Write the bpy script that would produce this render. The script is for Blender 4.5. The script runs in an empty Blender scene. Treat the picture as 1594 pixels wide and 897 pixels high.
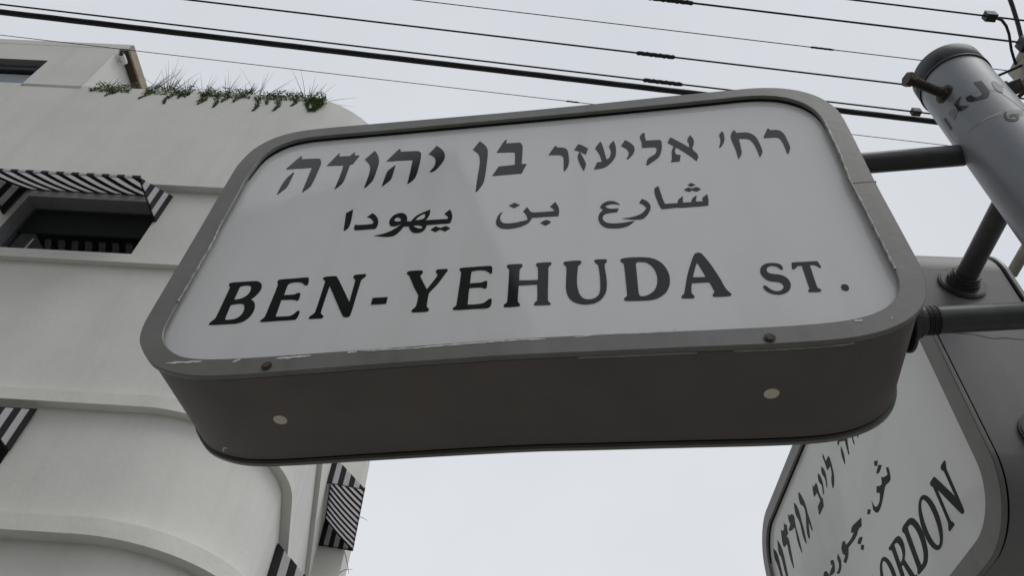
import bpy, bmesh, math, random
from mathutils import Vector, Matrix
from mathutils.geometry import tessellate_polygon

scene = bpy.context.scene
COL = scene.collection
R = math.radians

# ------------------------------------------------------------------ camera
cam_data = bpy.data.cameras.new("camera")
cam = bpy.data.objects.new("camera", cam_data)
COL.objects.link(cam)
cam_data.sensor_width = 36.0
cam_data.lens = 27.10
cam_data.clip_start = 0.02
cam_data.clip_end = 3000
rot = Matrix(((0.9964263, -0.0844665, 0.0),
              (-0.0628524, -0.7414514, -0.6680564),
              (0.0564284, 0.6656690, -0.7441106)))
cam.matrix_world = Matrix.Translation((0, 0, 1.65)) @ rot.to_4x4()
scene.camera = cam

# ------------------------------------------------------------------ world: overcast daylight
SUN_EL, SUN_AZ = R(60), R(128)
world = bpy.data.worlds.new("World")
scene.world = world
world.use_nodes = True
wn, wl = world.node_tree.nodes, world.node_tree.links
bg = wn["Background"]
sky = wn.new("ShaderNodeTexSky")
sky.sky_type = 'NISHITA'
sky.sun_disc = False
sky.sun_elevation = SUN_EL
sky.sun_rotation = SUN_AZ
sky.air_density = 1.0
sky.dust_density = 4.0
hs = wn.new("ShaderNodeHueSaturation")
hs.inputs["Saturation"].default_value = 0.12
wl.new(sky.outputs[0], hs.inputs["Color"])
tc = wn.new("ShaderNodeTexCoord")
nz = wn.new("ShaderNodeTexNoise")
nz.inputs["Scale"].default_value = 1.6
nz.inputs["Detail"].default_value = 4
nz.inputs["Roughness"].default_value = 0.5
wl.new(tc.outputs["Generated"], nz.inputs["Vector"])
cr = wn.new("ShaderNodeValToRGB")
cr.color_ramp.elements[0].position = 0.3
cr.color_ramp.elements[0].color = (6.65, 7.0, 7.5, 1)
cr.color_ramp.elements[1].position = 0.7
cr.color_ramp.elements[1].color = (7.75, 7.98, 8.4, 1)
wl.new(nz.outputs["Fac"], cr.inputs[0])
mx = wn.new("ShaderNodeMix")
mx.data_type = 'RGBA'
mx.inputs[0].default_value = 0.93
wl.new(hs.outputs[0], mx.inputs[6])
wl.new(cr.outputs[0], mx.inputs[7])
wl.new(mx.outputs[2], bg.inputs["Color"])
bg.inputs["Strength"].default_value = 0.1

sun_data = bpy.data.lights.new("sun", 'SUN')
sun_data.energy = 0.8
sun_data.angle = R(30)
sun_data.color = (1.0, 0.97, 0.93)
sun = bpy.data.objects.new("sun", sun_data)
COL.objects.link(sun)
sun.rotation_euler = Vector((math.sin(SUN_AZ) * math.cos(SUN_EL), math.cos(SUN_AZ) * math.cos(SUN_EL),
                             math.sin(SUN_EL))).to_track_quat('Z', 'Y').to_euler()

vs = scene.view_settings
vs.view_transform = 'Standard'
vs.look = 'None'
vs.exposure = 0.0
vs.gamma = 1.0
scene.cycles.max_bounces = 10
scene.cycles.diffuse_bounces = 5

# ------------------------------------------------------------------ materials
def new_mat(name):
    m = bpy.data.materials.new(name)
    m.use_nodes = True
    return m, m.node_tree.nodes, m.node_tree.links, m.node_tree.nodes["Principled BSDF"]

def mat(name, col, rough=0.6, metal=0.0, var=0.0, scale=8.0, bump=0.0, bscale=60.0, col2=None, spec=0.5,
        stretch=(1, 1, 1), lo=0.35, hi=0.7, coat=0.0):
    m, n, l, p = new_mat(name)
    p.inputs["Roughness"].default_value = rough
    p.inputs["Metallic"].default_value = metal
    p.inputs["Specular IOR Level"].default_value = spec
    p.inputs["Coat Weight"].default_value = coat
    p.inputs["Base Color"].default_value = (*col, 1)
    t = n.new("ShaderNodeTexCoord")
    mp = n.new("ShaderNodeMapping")
    mp.inputs["Scale"].default_value = stretch
    l.new(t.outputs["Object"], mp.inputs["Vector"])
    if var or col2:
        a = n.new("ShaderNodeTexNoise")
        a.inputs["Scale"].default_value = scale
        a.inputs["Detail"].default_value = 6
        a.inputs["Roughness"].default_value = 0.62
        l.new(mp.outputs[0], a.inputs["Vector"])
        r = n.new("ShaderNodeValToRGB")
        r.color_ramp.elements[0].position = lo
        r.color_ramp.elements[1].position = hi
        c2 = col2 or tuple(c * (1 - var) for c in col)
        r.color_ramp.elements[0].color = (*c2, 1)
        r.color_ramp.elements[1].color = (*col, 1)
        l.new(a.outputs["Fac"], r.inputs[0])
        l.new(r.outputs[0], p.inputs["Base Color"])
    if bump:
        b = n.new("ShaderNodeTexNoise")
        b.inputs["Scale"].default_value = bscale
        b.inputs["Detail"].default_value = 5
        l.new(mp.outputs[0], b.inputs["Vector"])
        bn = n.new("ShaderNodeBump")
        bn.inputs["Strength"].default_value = bump
        bn.inputs["Distance"].default_value = 0.01
        l.new(b.outputs["Fac"], bn.inputs["Height"])
        l.new(bn.outputs[0], p.inputs["Normal"])
    return m

M_STUCCO = mat("stucco", (0.79, 0.785, 0.735), 0.9, var=0.13, scale=1.1, bump=0.2, bscale=22, spec=0.2, lo=0.25, hi=0.8)
def add_streaks(m, amt, ks=1.0):
    n, l = m.node_tree.nodes, m.node_tree.links
    p = n["Principled BSDF"]
    src = p.inputs["Base Color"].links[0].from_socket
    t = n.new("ShaderNodeTexCoord")
    out = src
    for sc_, lo, hi, a in (((5, 5, 0.35), 0.52, 0.75, amt), ((0.9, 0.9, 0.9), 0.5, 0.72, amt * 0.8), ((28, 28, 28), 0.66, 0.75, amt * 0.8)):
        mp = n.new("ShaderNodeMapping")
        mp.inputs["Scale"].default_value = tuple(c * ks for c in sc_)
        l.new(t.outputs["Object"], mp.inputs["Vector"])
        a_ = n.new("ShaderNodeTexNoise")
        a_.inputs["Scale"].default_value = 1.0
        a_.inputs["Detail"].default_value = 5
        l.new(mp.outputs[0], a_.inputs["Vector"])
        r = n.new("ShaderNodeValToRGB")
        r.color_ramp.elements[0].position = lo
        r.color_ramp.elements[0].color = (1, 1, 1, 1)
        r.color_ramp.elements[1].position = hi
        r.color_ramp.elements[1].color = (1 - a, 1 - a, 1 - a * 1.1, 1)
        l.new(a_.outputs["Fac"], r.inputs[0])
        mm = n.new("ShaderNodeMix")
        mm.data_type = 'RGBA'
        mm.blend_type = 'MULTIPLY'
        mm.inputs[0].default_value = 1
        l.new(out, mm.inputs[6])
        l.new(r.outputs[0], mm.inputs[7])
        out = mm.outputs[2]
    l.new(out, p.inputs["Base Color"])
add_streaks(M_STUCCO, 0.06)
M_STUCCO2 = mat("stucco_trim", (0.80, 0.79, 0.735), 0.9, var=0.12, scale=3, bump=0.25, bscale=25, spec=0.2)
M_FRAME = mat("sign_frame_metal", (0.190, 0.188, 0.174), 0.38, var=0.2, scale=14, bump=0.03, bscale=70, lo=0.3, hi=0.72)
M_BODY_OUT = (0.34, 0.305, 0.285)
M_DARKGAP = mat("black_rubber", (0.012, 0.012, 0.012), 0.6)
M_VINYL = mat("black_vinyl", (0.008, 0.0085, 0.0095), 0.08, var=0.3, scale=30, bump=0.012, bscale=9, spec=0.36)
M_ALU = mat("bright_scratch", (0.78, 0.77, 0.73), 0.5, var=0.3, scale=120)
M_SEAL = mat("silicone_seal", (0.50, 0.50, 0.47), 0.35, var=0.5, scale=90, col2=(0.20, 0.195, 0.18))
M_STRIP = mat("grey_sealing_tape", (0.42, 0.40, 0.37), 0.6, var=0.4, scale=60)
M_SCREW = mat("rusty_screw", (0.035, 0.03, 0.027), 0.6, var=0.4, scale=200)
M_PIPE = mat("dark_painted_pipe", (0.075, 0.077, 0.078), 0.42, var=0.3, scale=25, bump=0.06, bscale=60)
M_POLE = mat("grey_painted_pole", (0.25, 0.265, 0.29), 0.42, var=0.2, scale=9, bump=0.05, bscale=40, stretch=(1, 1, .4))
M_CAP = mat("dark_pole_cap", (0.032, 0.034, 0.037), 0.5, var=0.3, scale=20, bump=0.06)
M_BOLT = mat("weathered_bolt", (0.075, 0.055, 0.045), 0.6, var=0.5, scale=60, bump=0.3, bscale=150)
M_MARK = mat("worn_black_print", (0.045, 0.047, 0.053), 0.5, var=0.5, scale=70, col2=(0.05, 0.052, 0.057), spec=0.25)
M_INK = mat("black_ink", (0.006, 0.006, 0.007), 0.5, spec=0.2)
M_MARK2 = mat("faded_grey_print", (0.16, 0.165, 0.18), 0.5, var=0.2, scale=70)
M_MARK3 = mat("sticker_residue", (0.345, 0.335, 0.315), 0.6, var=0.12, scale=40)
M_WIRE = mat("black_cable", (0.014, 0.014, 0.015), 0.55)
M_CONC = mat("old_concrete", (0.40, 0.385, 0.33), 0.9, var=0.35, scale=6, bump=0.4, bscale=40)
M_BLACK = mat("black_awning_fabric", (0.010, 0.010, 0.012), 0.8)
M_WHITE = mat("white_awning_fabric", (0.72, 0.70, 0.72), 0.85, var=0.12, scale=12)
def make_translucent(m, col, f):
    n, l = m.node_tree.nodes, m.node_tree.links
    tr = n.new("ShaderNodeBsdfTranslucent")
    tr.inputs["Color"].default_value = (*col, 1)
    ms = n.new("ShaderNodeMixShader")
    ms.inputs[0].default_value = f
    l.new(n["Principled BSDF"].outputs[0], ms.inputs[1])
    l.new(tr.outputs[0], ms.inputs[2])
    l.new(ms.outputs[0], n["Material Output"].inputs["Surface"])
make_translucent(M_WHITE, (0.7, 0.68, 0.7), 0.35)
M_WINF = mat("slate_window_frame", (0.075, 0.085, 0.10), 0.4)
M_REVEAL = mat("grey_window_reveal", (0.30, 0.305, 0.31), 0.7, var=0.15, scale=6)
M_SKYREFL = mat("painted_sky_reflection", (0.42, 0.46, 0.54), 0.9, var=0.2, scale=4)  # pale blue-grey standing in for sky reflected by the top window
M_DARKSLAT = mat("dark_green_slats", (0.010, 0.014, 0.013), 0.5)  # for the guessed slats that darken the window tops
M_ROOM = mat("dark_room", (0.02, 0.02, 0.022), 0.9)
M_BLIND = mat("vertical_blind", (0.30, 0.31, 0.30), 0.8, var=0.3, scale=5)
M_WOOD = mat("weathered_wood", (0.085, 0.05, 0.028), 0.7, var=0.5, scale=6, stretch=(1, 6, 1), bump=0.3)
M_TAN = mat("tan_fascia", (0.40, 0.33, 0.25), 0.7, var=0.25, scale=8)
M_CAMW = mat("white_plastic", (0.75, 0.75, 0.73), 0.4)
M_ASPH = mat("asphalt", (0.055, 0.055, 0.056), 0.9, var=0.35, scale=3, bump=0.5, bscale=90)
M_PAVE = mat("paving", (0.28, 0.27, 0.25), 0.9, var=0.25, scale=2, bump=0.3, bscale=50)
M_GROUND = mat("city_ground", (0.13, 0.125, 0.115), 0.95, var=0.3, scale=0.2)
M_OPP = mat("opposite_render", (0.34, 0.33, 0.31), 0.9, var=0.2, scale=0.8)
M_ROOF = mat("roof_felt", (0.35, 0.34, 0.33), 0.9, var=0.2, scale=2)

def glass_mat():
    m, n, l, p = new_mat("window_glass")
    p.inputs["Base Color"].default_value = (0.75, 0.8, 0.82, 1)
    p.inputs["Roughness"].default_value = 0.02
    p.inputs["Transmission Weight"].default_value = 1.0
    p.inputs["IOR"].default_value = 1.22
    return m
M_GLASS = glass_mat()

def grass_mat(name, c1, c2, tr=0.3):
    m, n, l, p = new_mat(name)
    p.inputs["Roughness"].default_value = 0.75
    p.inputs["Specular IOR Level"].default_value = 0.2
    g = n.new("ShaderNodeNewGeometry")
    r = n.new("ShaderNodeValToRGB")
    r.color_ramp.elements[0].color = (*c1, 1)
    r.color_ramp.elements[1].color = (*c2, 1)
    l.new(g.outputs["Random Per Island"], r.inputs[0])
    l.new(r.outputs[0], p.inputs["Base Color"])
    return m
M_GRASS = grass_mat("dry_grass", (0.16, 0.17, 0.12), (0.34, 0.33, 0.26))
M_STALK = grass_mat("dry_stalk", (0.20, 0.18, 0.14), (0.36, 0.33, 0.28))
M_RED = grass_mat("reddish_weed", (0.05, 0.03, 0.02), (0.10, 0.075, 0.05))
M_LEAF = grass_mat("trailing_leaf", (0.05, 0.09, 0.03), (0.17, 0.23, 0.09))

def face_mat():
    # opal acrylic: reflects and also lets daylight through into the box
    m, n, l, p = new_mat("opal_acrylic")
    t = n.new("ShaderNodeTexCoord")
    a = n.new("ShaderNodeTexNoise")
    a.inputs["Scale"].default_value = 3.0
    a.inputs["Detail"].default_value = 7
    l.new(t.outputs["Object"], a.inputs["Vector"])
    r = n.new("ShaderNodeValToRGB")
    r.color_ramp.elements[0].position = 0.25
    r.color_ramp.elements[0].color = (0.875, 0.885, 0.885, 1)
    r.color_ramp.elements[1].position = 0.75
    r.color_ramp.elements[1].color = (0.925, 0.93, 0.93, 1)
    l.new(a.outputs["Fac"], r.inputs[0])
    l.new(r.outputs[0], p.inputs["Base Color"])
    p.inputs["Roughness"].default_value = 0.06
    p.inputs["Specular IOR Level"].default_value = 0.75
    bn = n.new("ShaderNodeBump")
    bn.inputs["Strength"].default_value = 0.05
    bn.inputs["Distance"].default_value = 0.02
    l.new(a.outputs["Fac"], bn.inputs["Height"])
    l.new(bn.outputs[0], p.inputs["Normal"])
    tr = n.new("ShaderNodeBsdfTranslucent")
    tr.inputs["Color"].default_value = (0.8, 0.8, 0.78, 1)
    ms = n.new("ShaderNodeMixShader")
    ms.inputs[0].default_value = 0.32
    l.new(p.outputs[0], ms.inputs[1])
    l.new(tr.outputs[0], ms.inputs[2])
    l.new(ms.outputs[0], n["Material Output"].inputs["Surface"])
    return m
M_FACE = face_mat()
add_streaks(M_FACE, 0.06, 3.0)
add_streaks(M_FRAME, 0.15, 5.0)
add_streaks(M_POLE, 0.14, 4.0)
add_streaks(M_PIPE, 0.25, 6.0)
add_streaks(M_CAP, 0.25, 6.0)

def body_mat(name, ca, cb):
    # sheet metal: dark paint outside, white inside the light box
    m, n, l, p = new_mat(name)
    g = n.new("ShaderNodeNewGeometry")
    t = n.new("ShaderNodeTexCoord")
    a = n.new("ShaderNodeTexNoise")
    a.inputs["Scale"].default_value = 5
    a.inputs["Detail"].default_value = 6
    l.new(t.outputs["Object"], a.inputs["Vector"])
    r = n.new("ShaderNodeValToRGB")
    r.color_ramp.elements[0].position = 0.3
    r.color_ramp.elements[0].color = (*ca, 1)
    r.color_ramp.elements[1].position = 0.75
    r.color_ramp.elements[1].color = (*cb, 1)
    l.new(a.outputs["Fac"], r.inputs[0])
    mxn = n.new("ShaderNodeMix")
    mxn.data_type = 'RGBA'
    l.new(g.outputs["Backfacing"], mxn.inputs[0])
    l.new(r.outputs[0], mxn.inputs[7])
    mxn.inputs[6].default_value = (0.93, 0.92, 0.88, 1)
    l.new(mxn.outputs[2], p.inputs["Base Color"])
    p.inputs["Roughness"].default_value = 0.5
    return m
M_BODY1 = body_mat("light_box_sheet", (0.10, 0.09, 0.083), (0.135, 0.118, 0.11))
M_BODY2 = body_mat("grey_box_sheet", (0.15, 0.15, 0.152), (0.20, 0.20, 0.203))
add_streaks(M_BODY1, 0.08, 4.0)
add_streaks(M_BODY2, 0.15, 4.0)

def plug_mat():
    m, n, l, p = new_mat("translucent_plug")
    p.inputs["Base Color"].default_value = (0.8, 0.76, 0.68, 1)
    tr = n.new("ShaderNodeBsdfTranslucent")
    tr.inputs["Color"].default_value = (0.95, 0.9, 0.82, 1)
    ms = n.new("ShaderNodeMixShader")
    ms.inputs[0].default_value = 0.97
    l.new(p.outputs[0], ms.inputs[1])
    l.new(tr.outputs[0], ms.inputs[2])
    l.new(ms.outputs[0], n["Material Output"].inputs["Surface"])
    return m
M_PLUG = plug_mat()

# ------------------------------------------------------------------ mesh helpers
class MB:
    """collects vertices and faces with material slots, then links ONE mesh object"""
    def __init__(s):
        s.v, s.f, s.m, s.mats, s.sm = [], [], [], [], []
    def slot(s, m):
        if m not in s.mats:
            s.mats.append(m)
        return s.mats.index(m)
    def add(s, vs_, fs, m, smooth=False):
        k, o = s.slot(m), len(s.v)
        s.v += [tuple(x) for x in vs_]
        for f in fs:
            s.f.append(tuple(i + o for i in f))
            s.m.append(k)
            s.sm.append(smooth)
    def box(s, x0, x1, y0, y1, z0, z1, m):
        vs_ = [(x, y, z) for x in (x0, x1) for y in (y0, y1) for z in (z0, z1)]
        s.add(vs_, [(0, 1, 3, 2), (4, 6, 7, 5), (0, 4, 5, 1), (2, 3, 7, 6), (0, 2, 6, 4), (1, 5, 7, 3)], m)
    def quad(s, a, b, c, d, m):
        s.add([a, b, c, d], [(0, 1, 2, 3)], m)
    def tube(s, pts, r, m, n=10, cap=True, flat=False):
        pts = [Vector(p) for p in pts]
        rs = r if isinstance(r, (list, tuple)) else [r] * len(pts)
        vs_, fs = [], []
        t0 = (pts[1] - pts[0]).normalized()
        ref = Vector((0, 0, 1)) if abs(t0.z) < 0.9 else Vector((1, 0, 0))
        a = t0.cross(ref).normalized()
        for i, p in enumerate(pts):
            t = (pts[min(i + 1, len(pts) - 1)] - pts[max(i - 1, 0)]).normalized()
            a = (a - t * a.dot(t)).normalized()
            b = t.cross(a)
            for k in range(n):
                w = 2 * math.pi * k / n
                vs_.append(p + (a * math.cos(w) + b * math.sin(w)) * rs[i])
        for i in range(len(pts) - 1):
            for k in range(n):
                fs.append((i * n + k, i * n + (k + 1) % n, (i + 1) * n + (k + 1) % n, (i + 1) * n + k))
        s.add(vs_, fs, m, not flat)
        if cap:
            s.add(vs_[:n], [tuple(range(n))[::-1]], m)
            s.add(vs_[-n:], [tuple(range(n))], m)
    def disc(s, c, ax, r, h, m, n=28, bev=0.0):
        """a short cylinder from c along ax"""
        c, ax = Vector(c), Vector(ax).normalized()
        if bev:
            s.tube([c, c + ax * 1e-5, c + ax * (h - bev), c + ax * h], [r, r, r, r - bev], m, n, flat=True)
        else:
            s.tube([c, c + ax * h], r, m, n, flat=True)
    def build(s, name, parent=None, loc=None, rotz=None):
        me = bpy.data.meshes.new(name)
        me.from_pydata(s.v, [], s.f)
        for m in s.mats:
            me.materials.append(m)
        me.polygons.foreach_set("material_index", s.m)
        me.polygons.foreach_set("use_smooth", s.sm)
        me.update()
        bm = bmesh.new()
        bm.from_mesh(me)
        bmesh.ops.recalc_face_normals(bm, faces=bm.faces) if getattr(s, 'recalc', True) else None
        bm.to_mesh(me)
        bm.free()
        o = bpy.data.objects.new(name, me)
        COL.objects.link(o)
        if parent is not None:
            o.parent = parent
        if loc is not None:
            o.location = loc
        if rotz is not None:
            o.rotation_euler[2] = rotz
        return o

def empty(name, loc=(0, 0, 0), rotz=0.0):
    o = bpy.data.objects.new(name, None)
    o.empty_display_size = 0.2
    COL.objects.link(o)
    o.location = loc
    o.rotation_euler[2] = rotz
    return o

def tag(o, label=None, cat=None, group=None, kind=None):
    for k, v in (("label", label), ("category", cat), ("group", group), ("kind", kind)):
        if v:
            o[k] = v
    return o

def area2(L):
    return sum(L[i][0] * L[(i + 1) % len(L)][1] - L[(i + 1) % len(L)][0] * L[i][1] for i in range(len(L)))

def ccw(L):
    return L if area2(L) > 0 else L[::-1]

def offset(L, d):
    """move a closed counter-clockwise loop outwards by d"""
    out, n = [], len(L)
    for i in range(n):
        a, b, c = Vector(L[i - 1]), Vector(L[i]), Vector(L[(i + 1) % n])
        t1, t2 = (b - a).normalized(), (c - b).normalized()
        n1, n2 = Vector((t1.y, -t1.x)), Vector((t2.y, -t2.x))
        k = (n1 + n2)
        k = k / max(k.length_squared, 0.3) * 2
        out.append(tuple(b + k * d))
    return out

def smooth_loop(L, it=1, corner=50):
    for _ in range(it):
        out, n = [], len(L)
        for i in range(n):
            a, b, c = Vector(L[i - 1]), Vector(L[i]), Vector(L[(i + 1) % n])
            if (b - a).length < 1e-9 or (c - b).length < 1e-9:
                continue
            ang = math.degrees((b - a).angle(c - b))
            if ang > corner:
                out.append(tuple(b))
            else:
                out.append(tuple(b.lerp(a, 0.25)))
                out.append(tuple(b.lerp(c, 0.25)))
        L = out
    return L

def plate(mb, loops, y0, y1, m, mp=None):
    """flat shape with holes in the x-z plane, front at y0, back at y1"""
    mp = mp or (lambda x, y, z: (x, y, z))
    tri = tessellate_polygon([[Vector((p[0], p[1], 0)) for p in L] for L in loops])
    flat = [p for L in loops for p in L]
    mb.add([mp(p[0], y0, p[1]) for p in flat], [tuple(t) for t in tri], m)
    if y1 != y0:
        for L in loops:
            n = len(L)
            vs_ = [mp(p[0], y0, p[1]) for p in L] + [mp(p[0], y1, p[1]) for p in L]
            mb.add(vs_, [(i, (i + 1) % n, n + (i + 1) % n, n + i) for i in range(n)], m)

def strip(mb, A, yA, B, yB, m, smooth=False):
    n = len(A)
    vs_ = [(p[0], yA, p[1]) for p in A] + [(p[0], yB, p[1]) for p in B]
    mb.add(vs_, [(i, (i + 1) % n, n + (i + 1) % n, n + i) for i in range(n)], m, smooth)

# ------------------------------------------------------------------ traced outlines, millimetres in each sign's own plane
FRAME_OUTER = [[-574.1,48.2],[-574.6,-87.5],[-574.9,-205.0],[-574.3,-226.9],[-569.7,-250.2],[-563.8,-265.7],[-554.7,-279.4],[-538.6,-299.2],[-523.7,-313.7],[-506.3,-324.8],[-479.7,-335.8],[-452.1,-342.9],[-420.2,-346.2],[-389.8,-346.6],[-330.1,-345.5],[-255.2,-342.6],[-118.0,-338.9],[15.4,-336.2],[102.1,-337.9],[186.7,-338.8],[269.4,-340.0],[350.1,-341.5],[410.5,-341.1],[444.5,-339.1],[467.4,-335.6],[490.9,-329.6],[513.2,-320.1],[531.2,-308.8],[545.0,-296.3],[557.2,-280.3],[566.1,-261.5],[572.1,-239.0],[574.4,-220.0],[575.1,-200.1],[574.3,-107.6],[573.0,-11.2],[574.5,59.2],[575.9,140.1],[576.0,212.0],[572.1,238.4],[562.9,264.7],[549.6,287.9],[531.8,306.6],[512.5,320.1],[492.0,329.6],[470.6,335.3],[448.4,338.7],[425.9,340.0],[402.9,339.5],[356.7,339.4],[307.7,339.2],[233.2,338.1],[107.1,336.0],[-21.7,336.0],[-153.7,338.3],[-289.1,341.5],[-427.9,344.0],[-468.1,342.0],[-495.8,336.0],[-519.5,325.5],[-538.9,310.4],[-552.2,293.6],[-560.5,278.5],[-567.1,258.8],[-572.0,234.6],[-574.5,219.5],[-574.5,171.9],[-575.3,128.5]]
FRAME_INNER = [[-535.9,121.3],[-537.9,170.9],[-532.9,217.4],[-529.1,245.7],[-520.3,267.2],[-504.9,285.6],[-483.2,300.9],[-453.8,308.7],[-419.6,310.8],[-283.0,308.5],[-150.0,307.6],[-20.1,306.9],[106.9,305.7],[231.0,306.1],[352.6,307.5],[375.4,308.2],[398.2,308.7],[420.9,309.0],[443.1,307.8],[464.7,303.4],[485.3,295.4],[504.7,282.0],[522.2,262.4],[535.3,234.4],[540.5,202.6],[540.8,160.3],[538.7,70.7],[537.3,8.1],[538.5,-62.5],[539.3,-121.8],[539.7,-187.4],[540.0,-217.8],[537.2,-241.2],[530.3,-259.3],[519.1,-275.4],[502.6,-288.8],[482.5,-298.1],[460.2,-303.9],[437.8,-306.7],[405.1,-308.6],[356.1,-309.5],[273.5,-308.3],[188.9,-307.0],[102.3,-305.4],[13.6,-304.3],[-122.8,-307.8],[-263.1,-311.0],[-371.5,-313.2],[-421.1,-312.3],[-446.7,-310.3],[-470.3,-306.1],[-487.8,-299.3],[-504.5,-288.2],[-518.3,-274.5],[-528.6,-258.3],[-533.2,-242.6],[-534.7,-219.8],[-534.9,-186.3],[-536.3,-58.2],[-535.7,42.9]]
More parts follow.
